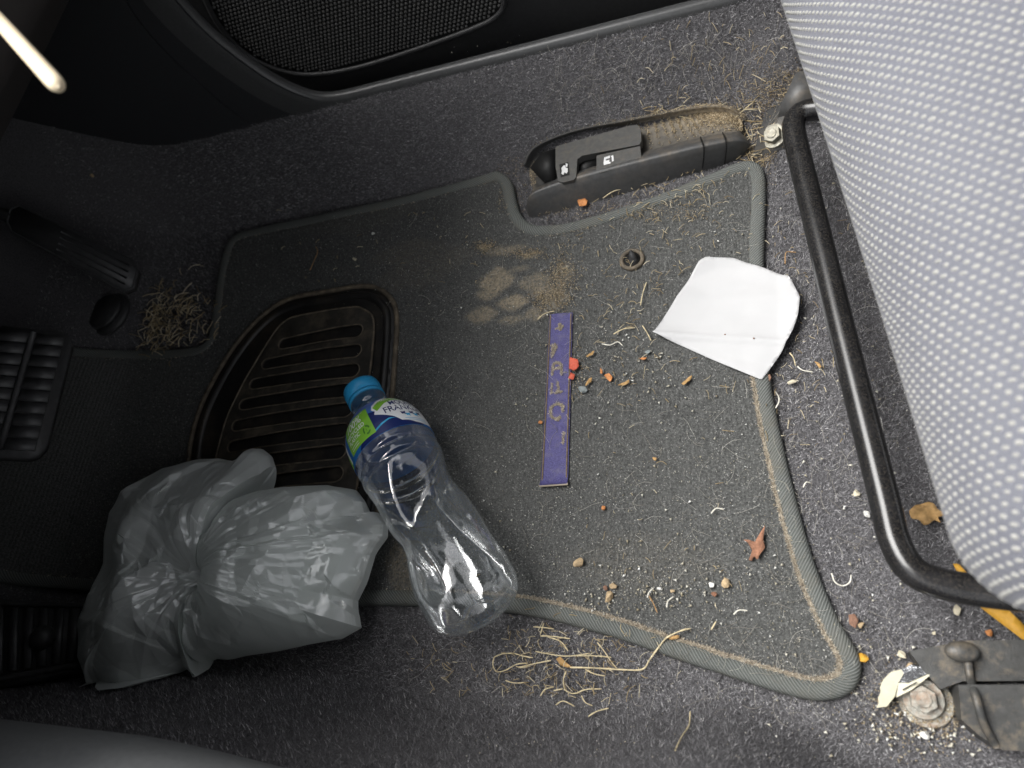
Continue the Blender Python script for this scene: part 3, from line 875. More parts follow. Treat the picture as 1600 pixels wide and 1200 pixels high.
# ------------------------------------------------------------------ pedals and footrest
def frame_of(p0, p1, p2, p3):
    return [np.asarray(p) for p in (p0, p1, p2, p3)]
def accelerator():
    q = [at(218, 411, .055), at(205, 461, .050), at(8, 357, .118), at(20, 316, .124)]     # low end right/left, top end left/right
    o = empty('accelerator_pedal', tuple((q[0] + q[1]) / 2)); tag(o, 'long narrow black accelerator pedal with lengthwise grooves', 'pedal')
    nrm = np.cross(q[1] - q[0], q[3] - q[0]); nrm /= np.linalg.norm(nrm); nrm *= np.sign(nrm[2])
    def corner():
        pts = []
        Q = [q[0], q[1], q[2], q[3]]
        for i in range(4):
            a, b, c = Q[i - 1], Q[i], Q[(i + 1) % 4]
            for t in (0, .33, .67, 1):
                p = b + (a - b) / np.linalg.norm(a - b) * .008 * (1 - t) + (c - b) / np.linalg.norm(c - b) * .008 * t
                p = p + (b - (a / np.linalg.norm(a - b) + c / np.linalg.norm(c - b)) * 0 - b) * 0
                pts.append(p)
        return pts
    L = corner()
    adopt(bmobj('pedal_pad', lambda bm: prism3(bm, L, [p - nrm * .008 for p in L]), MA['pedal'], None, .002), o)
    adopt(tube('pad_border', [p + nrm * .0004 for p in L], .0010, MA['pedal'], None, 6, True), o)
    for u in (.2, .4, .6, .8):
        a = bil([q[0], q[1], q[2], q[3]], u, .06); b = bil([q[0], q[1], q[2], q[3]], u, .60)
        adopt(tube('tread_rib', [a + nrm * .0003, a + (b - a) * .2 + nrm * .0007, a + (b - a) * .8 + nrm * .0007, b + nrm * .0001], .0010, MA['pedal'], None, 6), o)
    top = (q[2] + q[3]) / 2
    adopt(tube('pedal_arm', [top + nrm * -.006, top + np.array([-.05, .0, .06]), top + np.array([-.09, 0, .20])], .007, MA['plastic'], None, 8), o)
accelerator()
def brake():
    # pad plane: spans width (across the car) and rise (forwards and up)
    A = at(116, 520, .110); B = at(66, 716, .110)      # lower edge, door end / tunnel end
    w = (B - A); W = np.linalg.norm(w); w /= W
    r = np.array([-.72, .10, .55]); r -= w * (r @ w); r /= np.linalg.norm(r)
    nrm = np.cross(w, r); nrm /= np.linalg.norm(nrm); nrm *= np.sign(nrm[2])
    HH = .062
    o = empty('brake_pedal', tuple((A + B) / 2)); tag(o, 'wide black ribbed rubber brake pedal pad', 'pedal')
    P = lambda u, v, h=0: A + w * u * W + r * v * HH + nrm * h
    outl = [(.10, 0), (.9, 0), (.97, .06), (1, .16), (1, .9), (.95, 1), (.05, 1), (0, .9), (0, .16), (.03, .06)]
    adopt(bmobj('pedal_pad', lambda bm: prism3(bm, [P(u, v) for u, v in outl], [P(u, v, -.010) for u, v in outl]), MA['pedal'], None, .003), o)
    for row in ((.10, .44), (.54, .92)):
        for k in range(10):
            u = .085 + k * .092
            c = [P(u - .040, row[0], .0), P(u + .040, row[0], 0), P(u + .040, row[1], 0), P(u - .040, row[1], 0)]
            ct = [p + nrm * .0018 for p in c]
            adopt(bmobj('tread_rib', lambda bm: prism3(bm, ct, c), MA['pedal'], None, .0012, 2), o)
    adopt(tube('divider_rib', [P(t, .49, .0012) for t in np.linspace(.04, .96, 8)], .0026, MA['pedal'], None, 8), o)
    m = P(.5, .8, -.012)
    adopt(tube('pedal_arm', [m, m + np.array([-.05, .01, .05]), m + np.array([-.11, .02, .22])], .009, MA['plastic'], None, 8), o)
brake()
# pedal stop hump
ps = onto(172, 492, zc)
def stop(bm):
    bmesh.ops.create_uvsphere(bm, u_segments=24, v_segments=12, radius=1, matrix=Matrix.Translation(Vector(ps)) @ Matrix.Diagonal((.026, .026, .008, 1)))
    bmesh.ops.create_cone(bm, cap_ends=True, segments=24, radius1=.021, radius2=.019, depth=.004, matrix=Matrix.Translation(Vector(ps) + Vector((0, 0, .0075))))
st = bmobj('pedal_stop', stop, MA['plastic'], None)
tag(st, 'round black rubber pedal stop between accelerator and brake', 'pedal stop')

def footrest():
    q = [onto(-80, 928, zc, .03), onto(175, 946, zc, .012), onto(170, 1030, zc, .012), onto(-80, 1092, zc, .03)]
    q = [at(-80, 936, .052), at(190, 946, .016), at(175, 1036, .016), at(-80, 1088, .052)]
    o = empty('footrest', tuple(bil(q, .5, .5))); tag(o, 'black ribbed plastic footrest with round screw cap', 'footrest')
    nrm = np.cross(q[1] - q[0], q[3] - q[0]); nrm /= np.linalg.norm(nrm); nrm *= np.sign(nrm[2])
    adopt(bmobj('footrest_plate', lambda bm: prism3(bm, q, [p - nrm * .02 for p in q]), MA['pedal'], None, .003), o)
    for k in range(11):
        u = .04 + k * .088
        c = [bil(q, u - .026, .08), bil(q, u + .026, .08), bil(q, u + .026, .86), bil(q, u - .026, .86)]
        c = [p + nrm * .0 for p in c]
        adopt(bmobj('tread_rib', lambda bm: prism3(bm, [p + nrm * .0022 for p in c], c), MA['pedal'], None, .0012), o)
    for v in (.03, .93):
        adopt(tube('edge_bead', [bil(q, u, v) + nrm * .001 for u in np.linspace(0, 1, 6)], .0024, MA['pedal'], None, 8), o)
    c = bil(q, .575, .5) + nrm * .003
    adopt(bmobj('screw_cap', lambda bm: bmesh.ops.create_uvsphere(bm, u_segments=20, v_segments=10, radius=1, matrix=Matrix.Translation(Vector(c)) @ Matrix.Diagonal((.0105, .0105, .009, 1))), MA['plastic']), o)
footrest()

# ------------------------------------------------------------------ driver's seat
seat = empty('driver_seat', (.2, .25, 0))
tag(seat, 'driver seat in pale grey fabric woven with rows of cream dots', 'car seat')
ST = math.radians(-6.2)
S0 = np.array([.0705, .040])                     # front corner on the tunnel side
UX = np.array([math.cos(-ST), math.sin(-ST)]); 
def seat_axes():
    # v runs along the front edge towards the door, u rearwards
    v = np.array([-.113, .9936]); u = np.array([.9936, .113]); return u, v
SU, SV = seat_axes()
sprof = catmull([(.10, .112), (.05, .112), (.020, .120), (.004, .138), (.000, .160), (.006, .184), (.022, .206), (.050, .224), (.09, .236), (.15, .243), (.24, .242), (.34, .232), (.42, .222)], False, 10)
sprof = resample(sprof, .004, False)
SC = np.array([.12, .175]); SW = .47; RD = .045
def seat_pt(i, d):
    """i: index on the profile, d: distance along the front edge; returns point"""
    e = min(d, SW - d); k = 1.0
    if e < RD: k = math.sqrt(max(0, 1 - (1 - e / RD) ** 2)) ** .8
    k = max(k, .02)
    q = SC + (sprof[i] - SC) * np.array([.55 + .45 * k, k])
    # gentle crown across the seat
    q = q + np.array([0.010 * ((d / SW - .5) * 2) ** 2 * 0, -.006 * ((d / SW - .5) * 2) ** 2])
    xy = S0 + SU * q[0] + SV * d
    return np.array([xy[0], xy[1], q[1]])
ds = np.r_[np.linspace(0, RD, 12) ** 1.0, np.linspace(RD, SW - RD, 60)[1:-1], np.linspace(SW - RD, SW, 12)]
V = [seat_pt(i, d) for d in ds for i in range(len(sprof))]
cu = mesh('seat_cushion', V, grid_faces(len(ds), len(sprof)), MA['fabric']); adopt(cu, seat)
def seat_dots():
    """raised cream yarn floats, staggered"""
    n = len(sprof); S = np.r_[0, np.cumsum(np.linalg.norm(np.diff(sprof, axis=0), axis=1))]
    G = np.array([[seat_pt(i, d) for i in range(n)] for d in np.linspace(0.003, SW - .003, 240)])
    dv = np.linspace(0.003, SW - .003, 240)
    def surf(s, d):
        a = np.interp(s, S, np.arange(n)); b = np.interp(d, dv, np.arange(240))
        i = min(int(a), n - 2); j = min(int(b), 238); fa, fb = a - i, b - j
        return (G[j, i] * (1 - fa) + G[j, i + 1] * fa) * (1 - fb) + (G[j + 1, i] * (1 - fa) + G[j + 1, i + 1] * fa) * fb
    V = []; T = []
    ps, pd = .0052, .0038
    ring = [(math.cos(a), math.sin(a)) for a in np.arange(8) * math.pi / 4]
    r = random.Random(3)
    nd = int((SW - .01) / pd)
    for k in range(nd):
        d = .005 + k * pd
        for m in range(int((S[-1] * .62) / ps)):
            s = .05 + m * ps + (k % 2) * ps * .5
            if s > S[-1] * .62: continue
            p = surf(s, d)
            tu = surf(min(s + .002, S[-1]), d) - p; tv = surf(s, min(d + .002, SW - .004)) - p
            lu, lv = np.linalg.norm(tu), np.linalg.norm(tv)
            if lu < 1e-6 or lv < 1e-6: continue
            tu /= lu; tv /= lv
            N = np.cross(tv, tu); N /= np.linalg.norm(N) + 1e-9
            if N[2] < 0 and N[0] > 0: N = -N
            if N[2] < -.2 and N[0] > -.2: N = -N
            a, b = .00172 * r.uniform(.8, 1.14), .00106 * r.uniform(.8, 1.14)
            ax = tu * .94 - tv * .34; ay = np.cross(N, ax)
            h = .0007
            q0 = len(V)
            V.extend(p + ax * a * c + ay * b * s_ - N * .0001 for c, s_ in ring)
            V.extend(p + ax * a * .62 * c + ay * b * .62 * s_ + N * h * .75 for c, s_ in ring)
            V.append(p + N * h)
            for q in range(8):
                q2 = (q + 1) % 8
                T += [(q0 + q, q0 + q2, q0 + 8 + q2), (q0 + q, q0 + 8 + q2, q0 + 8 + q), (q0 + 8 + q, q0 + 8 + q2, q0 + 16)]
    o = tri_mesh('woven_dots', V, T, MA['dots'], smooth=True); adopt(o, seat); tag(o, kind='stuff')
seat_dots()
def backrest():
    V = []; ys = np.linspace(0.02, .46, 16)
    prof = [(.43, .20), (.46, .40), (.52, .70), (.56, .86), (.66, .86), (.64, .70), (.58, .40), (.54, .20)]
    for d in ys:
        for u, z in prof:
            xy = S0 + SU * u + SV * d; V.append((xy[0], xy[1], z))
    f = grid_faces(len(ys), len(prof), cv=True) + [tuple(range(len(prof)))[::-1], tuple((len(ys) - 1) * len(prof) + k for k in range(len(prof)))]
    adopt(mesh('backrest', V, f, MA['fabric']), seat)
backrest()
# U-shaped slide handle
hb = [at(1330, 168, .060), at(1285, 170, .058), at(1252, 176, .056), at(1240, 196, .055), at(1248, 240, .054), at(1275, 350, .053), at(1320, 535, .052), at(1364, 710, .052), at(1384, 790, .052), at(1398, 846, .052), at(1424, 890, .052), at(1468, 911, .052), at(1540, 924, .053), at(1680, 938, .055)]
hb = resample(catmull(hb, False, 8), .005, False)
adopt(tube('slide_handle', hb, .0083, MA['steel'], None, 20), seat)
fl = [p + np.array([.0062, .001, -.006]) for p in hb[6:-20]]
adopt(tube('handle_flange', fl, .0016, MA['steel'], None, 8), seat)

# ------------------------------------------------------------------ seat anchors
def hexbolt(name, c, r, mat, parent, tilt=(0, 0)):
    rot = Matrix.Rotation(tilt[0], 3, 'X') @ Matrix.Rotation(tilt[1], 3, 'Y')
    m = Matrix.Translation(Vector(c)) @ rot.to_4x4()
    def b(bm):
        bmesh.ops.create_cone(bm, cap_ends=True, segments=28, radius1=r * 1.25, radius2=r * 1.18, depth=r * .28, matrix=m @ Matrix.Translation((0, 0, r * .14)))
        bmesh.ops.create_cone(bm, cap_ends=True, segments=6, radius1=r * .86, radius2=r * .82, depth=r * .7, matrix=m @ Matrix.Translation((0, 0, r * .55)))
        bmesh.ops.create_cone(bm, cap_ends=True, segments=20, radius1=r * .5, radius2=r * .46, depth=r * .12, matrix=m @ Matrix.Translation((0, 0, r * .94)))
    o = bmobj(name, b, mat, None, r * .06, 2); autosmooth(o, 35)
    adopt(o, parent); return o
anc = onto(1210, 216, zc)
an = empty('outer_seat_anchor', tuple(anc)); tag(an, 'zinc hex bolt and dark bracket holding the seat beside the release levers', 'seat anchor')
hexbolt('anchor_bolt', anc + np.array([0, 0, .002]), .0085, MA['bolt'], an, (.35, -.3))
V_ = [onto(1175, 250, zc), onto(1225, 235, zc), onto(1262, 150, zc), onto(1240, 130, zc), onto(1196, 180, zc)]
adopt(bmobj('anchor_bracket', lambda bm: prism3(bm, [p + np.array([0, 0, .0025]) for p in V_], [p - np.array([0, 0, .004]) for p in V_]), MA['plastic_dusty'], None, .0012), an)
cv = [onto(1212, 190, zc), onto(1250, 196, zc), onto(1290, 170, zc), onto(1275, 128, zc), onto(1235, 140, zc)]
adopt(bmobj('rail_end', lambda bm: prism3(bm, [p + np.array([.004, 0, .016]) for p in cv], [p - np.array([0, 0, .004]) for p in cv]), MA['plastic_dusty'], None, .005, 3), an)

ri = empty('inner_seat_anchor', tuple(at(1500, 1080, 0))); tag(ri, 'stepped black seat rail end with round knob and rusty bolt', 'seat anchor')
def rail(bm):
    z1, z2 = .016, .024
    lo = [at(1418, 1020, .004), at(1500, 1004, .010), at(1640, 1004, .012) + np.array([.30, .02, 0]), at(1640, 1066, .012) + np.array([.30, .02, 0]), at(1500, 1066, .010), at(1466, 1078, .006), at(1440, 1050, .004)]
    prism3(bm, [p + np.array([0, 0, .008]) for p in lo], [np.array([p[0], p[1], -.004]) for p in lo])
adopt(autosmooth(bmobj('rail_cover', rail, MA['rail'], None, .0016, 2), 35), ri)
def rail2(bm):
    lo = [at(1492, 1072, .016), at(1640, 1072, .018) + np.array([.30, .02, 0]), at(1640, 1190, .014) + np.array([.30, .02, 0]), at(1560, 1172, .008), at(1525, 1150, .006), at(1497, 1125, .008)]
    prism3(bm, [p + np.array([0, 0, .010]) for p in lo], [np.array([p[0], p[1], -.004]) for p in lo])
adopt(autosmooth(bmobj('rail_step', rail2, MA['rail'], None, .0016, 2), 35), ri)
kc = at(1503, 1018, .020)
adopt(bmobj('cover_knob', lambda bm: bmesh.ops.create_uvsphere(bm, u_segments=24, v_segments=12, radius=1, matrix=Matrix.Translation(Vector(kc)) @ Matrix.Diagonal((.0085, .0056, .0042, 1))), MA['rail']), ri)
rib = [at(1512, 1034, .019), at(1516, 1060, .019), at(1525, 1090, .027), at(1536, 1130, .024), at(1556, 1165, .017)]
adopt(tube('cover_ridge', catmull(rib, False, 6), .0022, MA['rail'], None, 8), ri)
hexbolt('rusty_bolt', at(1442, 1092, .0045), .0088, MA['rust'], ri, (.1, -.1))
wc = at(1447, 1096, .0022)
adopt(bmobj('washer', lambda bm: bmesh.ops.create_cone(bm, cap_ends=True, segments=32, radius1=.0142, radius2=.0135, depth=.0024, matrix=Matrix.Translation(Vector(wc))), MA['rust'], None, .0006), ri)

# ------------------------------------------------------------------ bonnet and fuel release unit
rel = empty('release_lever_unit', tuple(at(990, 290, 0))); tag(rel, 'black bonnet and fuel flap release levers set beside the sill', 'release levers')
def lerp_pts(pts, n): return resample(np.array(pts), 1, False) if False else np.array([np.array([np.interp(t, np.linspace(0, 1, len(pts)), [p[k] for p in pts]) for k in range(3)]) for t in np.linspace(0, 1, n)])
n_ = 48
front0 = lerp_pts(catmull([at(824, 336, 0), at(836, 341, 0), at(900, 325, 0), at(999, 297, 0), at(1100, 268, 0), at(1150, 252, 0), at(1164, 243, 0)], False, 8), n_)
ridge = lerp_pts(catmull([at(824, 318, .012), at(834, 302, .020), at(900, 279, .022), at(999, 253, .023), at(1100, 229, .023), at(1152, 220, .020), at(1172, 226, .010)], False, 8), n_)
inner = lerp_pts(catmull([at(829, 308, .017), at(842, 295, .019), at(900, 271, .020), at(999, 244, .021), at(1100, 218, .021), at(1148, 210, .019), at(1166, 216, .011)], False, 8), n_)
low = lerp_pts(catmull([at(832, 296, .010), at(845, 288, .010), at(900, 266, .011), at(999, 238, .012), at(1100, 211, .014), at(1146, 204, .015), at(1160, 208, .010)], False, 8), n_)
back = lerp_pts(catmull([at(826, 262, .010), at(842, 236, .011), at(900, 212, .012), at(992, 196, .013), at(1080, 180, .014), at(1130, 176, .014), at(1160, 190, .010)], False, 8), n_)
backtop = lerp_pts(catmull([at(820, 258, .016), at(838, 230, .020), at(900, 205, .022), at(992, 187, .023), at(1080, 170, .023), at(1134, 168, .022), at(1166, 186, .012)], False, 8), n_)
backbot = lerp_pts(catmull([at(816, 258, .004), at(834, 226, .008), at(900, 198, .011), at(992, 180, .013), at(1080, 164, .013), at(1138, 162, .012), at(1172, 184, .004)], False, 8), n_)
rows = []
for A, B, ks in ((front0, ridge, [(0, 0), (.35, .0016), (.7, .0026), (.92, .0022)]), (ridge, inner, [(0, .0014), (.5, .0018), (1, .0004)]), (inner, low, [(.6, 0)]), (low, back, [(0, 0), (.33, 0), (.66, 0)]), (back, backtop, [(0, 0), (.8, 0)]), (backtop, backbot, [(0, .0008), (.5, .001), (1, 0)])):
    for t, b_ in ks: rows.append(A * (1 - t) + B * t + np.array([0, -.3, .95])[None] * b_)
hou = mesh('housing_rail', np.vstack(rows[:8]), [tuple(f[::-1]) for f in grid_faces(8, n_)], MA['plastic_dusty']); adopt(hou, rel)
def tray_mat():
    m, nt, b = new_mat('dusty_tray_plastic')
    a = nt.nodes.new('ShaderNodeAttribute'); a.attribute_name = 'dust'
    n3 = noise(nt, 260, 5, .8); mu = nt.nodes.new('ShaderNodeMath'); mu.operation = 'MULTIPLY'
    nt.links.new(a.outputs['Fac'], mu.inputs[0]); nt.links.new(ramp(nt, [(.34, .15), (.60, 1.0)], n3.outputs[0]).outputs[0], mu.inputs[1])
    nt.links.new(mixc(nt, mu.outputs[0], (.055, .054, .052), (.40, .33, .23)), b.inputs['Base Color']); b.inputs['Roughness'].default_value = .7
    bump(nt, b, n3.outputs[0], .4, .0008)
    return m
tv_ = np.linspace(0, 1, n_)
td = np.concatenate([np.exp(-((tv_ - .76) / .22) ** 2) * w_ + np.exp(-((tv_ - .06) / .05) ** 2) * .5 * (k_ < 4) for k_, w_ in enumerate((.25, .35, .6, .85, 1.0, 1.0, .9, .6, .3)[:len(rows) - 7])])
hou2 = mesh('housing_tray', np.vstack(rows[7:]), [tuple(f[::-1]) for f in grid_faces(len(rows) - 7, n_)], tray_mat(), attr={'dust': td}); adopt(hou2, rel)
for xx in (1100, 1135):
    g = [at(xx - 3, 266 - (xx - 1100) * .27, .001), at(xx, 240 - (xx - 1100) * .25, .020), at(xx - 2, 226 - (xx - 1100) * .22, .0262), at(xx - 6, 214 - (xx - 1100) * .2, .021)]
    adopt(tube('seam', catmull(g, False, 5), .0006, MA['black'], None, 5), rel)
def lever(name, pts, z, mat, parent, bev=.0012, thick=.007):
    P = [at(px, py, z) for px, py in pts]
    o = bmobj(name, lambda bm: prism3(bm, P, [p - np.array([0, 0, thick]) for p in P]), mat, None, bev, 3)
    autosmooth(o, 50); adopt(o, parent); return o
bl = lever('bonnet_lever', [(868, 229), (984, 196), (996, 195), (1001, 202), (1002, 220), (999, 226), (910, 243), (902, 249), (900, 277), (896, 281), (880, 285), (872, 283), (868, 260)], .0245, MA['lever'], rel)
fl_ = lever('fuel_lever', [(932, 243), (1000, 228), (1002, 246), (997, 253), (938, 270), (932, 267)], .0235, MA['lever'], rel)
adopt(bmobj('lever_gap_shade', lambda bm: prism3(bm, [at(*p, .0165) for p in ((890, 262), (896, 243), (940, 238), (940, 268), (902, 282))], [at(*p, .0125) for p in ((890, 262), (896, 243), (940, 238), (940, 268), (902, 282))]), MA['black']), rel)  # solid black block standing in for the shade in the lever notch
adopt(bmobj('lever_side_shade', lambda bm: prism3(bm, [at(*p, .0155) for p in ((828, 262), (845, 240), (868, 232), (868, 282), (850, 285))], [at(*p, .0115) for p in ((828, 262), (845, 240), (868, 232), (868, 282), (850, 285))]), MA['black']), rel)  # black block painted in as shade left of the bonnet lever
def icon(name, polys, z, parent_o, mat=MA['icon']):
    Vv = []; Ff = []
    for pl in polys:
        b = len(Vv); P = [at(px, py, z) for px, py in pl]; Vv += P + [p - np.array([0, 0, .0003]) for p in P]; n = len(P)
        Ff.append(tuple(b + k for k in range(n))); Ff.append(tuple(b + n + k for k in range(n))[::-1])
        Ff += [(b + k, b + (k + 1) % n, b + n + (k + 1) % n, b + n + k) for k in range(n)]
    o = mesh(name, Vv, Ff, mat, smooth=False); adopt(o, rel); return o
# bonnet symbol: dark plate, white car body with open bonnet
icon('bonnet_symbol_plate', [[(874, 257), (888, 253), (890, 273), (876, 277)]], .02480, bl, MA['black'])
icon('bonnet_symbol', [[(877, 263), (880, 259), (883, 258), (884, 262), (887, 263), (887, 268), (885, 271), (882, 269), (880, 273), (877, 271), (878, 267)], [(884, 255), (887, 256), (886, 261), (884, 260)]], .02505, bl)
icon('fuel_symbol', [[(944, 246), (953, 243), (953, 246.5), (946.5, 248.5), (946.5, 251), (952, 249.5), (952, 253), (954, 252.5), (954, 255), (943.5, 258), (943, 254)], [(954.5, 244), (958, 242), (959, 251), (956, 252.5), (956, 246)]], .02380, fl_)

# ------------------------------------------------------------------ bottle
BL = .2265
AS = .962
b0 = at(563, 606, .040); b1 = at(755, 964, .0425)
axd = (b1 - b0); axd /= np.linalg.norm(axd)
mid = (b0 + b1) / 2
ev = O - mid; ev -= axd * (ev @ axd); ev /= np.linalg.norm(ev)       # side turned to the viewer
er = np.cross(ev, axd); er = er if (er @ np.array([1, .5, 0])) > 0 else -er
bot = empty('water_bottle', tuple(b1)); tag(bot, 'empty clear plastic water bottle with blue cap and torn label', 'bottle')
bot['label'] = 'empty clear plastic water bottle with blue cap lying across the mat'
ps_ = [0, .017, .0175, .024, .027, .032, .040, .048, .056, .066, .084, .0865, .089, .0955, .098, .1005, .112, .130, .150, .170, .185, .200, .212, .219, .224, .2265]
pr_ = [.0135, .0135, .0150, .0150, .0140, .0175, .0245, .0295, .0318, .0326, .0327, .0309, .0326, .0327, .0309, .0325, .0318, .0302, .0296, .0312, .0330, .0338, .0334, .0310, .0270, .0215]
def brad(s): return np.interp(s, ps_, pr_)
def bpos(s, a, off=0.0, lump=True):
    s = np.asarray(s, float); a = np.asarray(a, float)
    r = brad(s) + off
    if lump:
        m = np.clip((s - .094) / .025, 0, 1) * np.clip((.195 - s) / .025, 0, 1)
        aw = (a + math.pi) % (2 * math.pi) - math.pi
        gq = (s - (.1415 - .015 * aw)) / .017
        r = r - .0050 * np.exp(-gq ** 2) * np.clip((2.7 - np.abs(aw)) / .6, 0, 1)
        fac = np.cos(3 * a + (s - .14) * 26)
        r = r - m * .0030 * np.clip(fac, -.2, 1) - m * .0012 * tri(a * .8 + s * 9)
        e = np.clip((s - .198) / .02, 0, 1)
        r = r * (1 - .055 * e * np.abs(np.cos(2.5 * a)) ** 4)
    return b0[None] + AS * axd[None] * s[:, None] + (ev[None] * np.cos(a)[:, None] + er[None] * np.sin(a)[:, None]) * r[:, None]
def bottle_body():
    # sampled finely along the axis, rounded by interpolation of the profile
    ss = np.unique(np.r_[np.linspace(.013, .093, 120), np.linspace(.093, BL, 110)]); na = 110
    aa = np.linspace(0, 2 * math.pi, na, endpoint=False)
    V = []
    global ps_, pr_
    q = np.linspace(0, BL, 600); w = np.interp(q, ps_, pr_)
    k = np.exp(-np.linspace(-2, 2, 9) ** 2); k /= k.sum(); w = np.convolve(np.pad(w, 4, 'edge'), k, 'valid')
    ps_, pr_ = q, w
    for s in ss: V.append(bpos(np.full(na, s), aa))
    # base: folds inwards in five feet
    for t, ins in ((.82, .2275), (.62, .2262), (.42, .221), (.2, .2165), (.03, .2150)):
        r = brad(BL) * t; f = np.abs(np.cos(2.5 * aa)) ** 3 * .004 * (t > .3)
        V.append(b0[None] + AS * axd[None] * (ins - f)[:, None] + (ev[None] * np.cos(aa)[:, None] + er[None] * np.sin(aa)[:, None]) * r)
    V = np.vstack(V); nr = len(V) // na
    o = mesh('bottle_body', V, grid_faces(nr, na, cv=True), MA['pet']); adopt(o, bot)
bottle_body()
def ring_part(name, prof, mat, knurl=0, na=96):
    aa = np.linspace(0, 2 * math.pi, na, endpoint=False); V = []
    for (s, r) in prof:
        rr = r + (knurl * (np.arange(na) % 2) if knurl and .004 < s < .0125 else 0)
        V.append(b0[None] + AS * axd[None] * s + (ev[None] * np.cos(aa)[:, None] + er[None] * np.sin(aa)[:, None]) * (rr[:, None] if not np.isscalar(rr) else rr))
    V = np.vstack(V)
    o = mesh(name, V, grid_faces(len(prof), na, cv=True), mat); adopt(o, bot); return o
cap = ring_part('bottle_cap', [(.0008, .0005), (.0, .010), (.0, .0132), (.0012, .0148), (.0042, .0150), (.0125, .0152), (.0128, .0146), (.0134, .0146), (.0136, .0153), (.0168, .0154), (.0170, .0140)], MA['cap'], .0005)
# label sleeve and print, mapped in (angle, distance from cap)
lab = None
def label_sleeve():
    ss = np.linspace(.0368, .0775, 16); aa = np.linspace(0, 2 * math.pi, 120, endpoint=False)
    V = np.vstack([bpos(np.full(120, s), aa, .0003) for s in ss])
    m, nt, b = new_mat('label_blue')
    a = nt.nodes.new('ShaderNodeAttribute'); a.attribute_name = 's'
    c = ramp(nt, [(0, (.22, .30, .76)), (.5, (.06, .26, .74)), (1, (.03, .24, .70))], a.outputs['Fac'])
    nt.links.new(c.outputs[0], b.inputs['Base Color']); b.inputs['Roughness'].default_value = .35; b.inputs['Transmission Weight'].default_value = 0
    tl = nt.nodes.new('ShaderNodeBsdfTranslucent'); nt.links.new(c.outputs[0], tl.inputs[0]); mx = nt.nodes.new('ShaderNodeMixShader'); mx.inputs[0].default_value = .45
    nt.links.new(b.outputs[0], mx.inputs[1]); nt.links.new(tl.outputs[0], mx.inputs[2]); nt.links.new(mx.outputs[0], nt.nodes['Material Output'].inputs[0])
    o = mesh('label', V, grid_faces(16, 120, cv=True), m, attr={'s': np.repeat(np.linspace(0, 1, 16), 120)}); adopt(o, bot); return o
lab = label_sleeve()
def on_label(o):
    o.parent = lab; o.location = (0, 0, 0); o.location = -Vector(bot.location) - Vector(lab.location)
    return o
D = math.pi / 180
LS = 1.40
def lpoly(name, pts, mat, off):
    """patch: pts in (degrees, mm from the cap top)"""
    P = np.array([(a * D * 33, 37 + (s - 36.5) * LS) for a, s in pts])
    V, T = poly_fill(resample(P, 1.0), 1.4)
    V3 = bpos(V[:, 1] / 1000, V[:, 0] / 33, off)
    return on_label(mesh(name, V3, [tuple(t) for t in T], mat))
def ltext(name, txt, deg, smm, size, mat, off, arc=0.0, wide=1.0):
    cu_ = bpy.data.curves.new('t', 'FONT'); cu_.body = txt; cu_.align_x = 'CENTER'; cu_.align_y = 'CENTER'; cu_.size = size; cu_.offset = size * .012
    t = bpy.data.objects.new('t', cu_); col.objects.link(t)
    bpy.context.view_layer.update()
    me = bpy.data.meshes.new_from_object(t.evaluated_get(bpy.context.evaluated_depsgraph_get()))
    bpy.data.objects.remove(t)
    n = len(me.vertices); co = np.empty(n * 3); me.vertices.foreach_get('co', co); co = co.reshape(-1, 3)
    x = co[:, 0] * wide; y = co[:, 1]
    a = deg * D + x / 33; s = (37 + (smm - 36.5 - y + arc * (x / 20) ** 2) * LS) / 1000
    me.vertices.foreach_set('co', bpos(s, a, off).ravel()); me.update()
    me.materials.clear(); me.materials.append(mat); me.name = name
    o = bpy.data.objects.new(name, me); col.objects.link(o); on_label(o); return o
def logo(c):
    lpoly('white_panel', [(c - 46, 47), (c - 42, 43), (c - 32, 39.5), (c - 16, 37.2), (c + 40, 36.8), (c + 44, 63.0), (c + 20, 64.2), (c + 4, 63.5), (c - 6, 62), (c - 15, 61.5), (c - 23, 57.5), (c - 35, 54), (c - 45, 51.5), (c - 42, 49.5)], MA['lwhite'], .00045)
    lpoly('green_band', [(c - 43, 45.8), (c - 30, 41.2), (c - 12, 38.6), (c + 10, 37.8), (c + 40, 38.2), (c + 40, 42.4), (c + 10, 42), (c - 10, 42.9), (c - 25, 45.4), (c - 39, 50)], MA['lgreen'], .0006)
    ltext('band_text', '100% RECYCLED', c + 1, 40.4, 4.0, MA['lwhite'], .00075, 1.1, 1.3)
    ltext('brand_text_upper', 'MOUNT', c + 2, 46.4, 5.6, MA['lnavy'], .0006, 0, 1.2)
    ltext('brand_text_lower', 'FRANKLIN', c + 0, 51.6, 6.4, MA['lnavy'], .0006, .3, 1.22)
    for k, (a0, s0) in enumerate(((c - 8, 55.8), (c - 2, 57.2), (c + 5, 55.6), (c + 11, 57.0), (c + 17, 55.8))):
        lpoly('mountain_mark', [(a0 - 4, s0 - .8), (a0, s0 - .2), (a0 + 3.6, s0 - 1.0), (a0 + 1.8, s0 + 1.0), (a0 + 3.2, s0 + 2.2), (a0 - .6, s0 + 1.0), (a0 - 2.6, s0 + 1.6)], MA['lcyan'] if k % 2 else MA['lnavy'], .0006)
    ltext('small_print', 'AUSTRALIAN SPRING WATER', c + 4, 58.4, 1.25, MA['lcyan'], .0006, 0, 1.2) if False else None
    for k in range(2):
        lpoly('fine_print_line', [(c - 10 + 4 * k, 60.2 + 1.3 * k), (c + 26, 60.4 + 1.3 * k), (c + 26, 60.65 + 1.3 * k), (c - 10 + 4 * k, 60.45 + 1.3 * k)], MA['lcyan'], .0006)
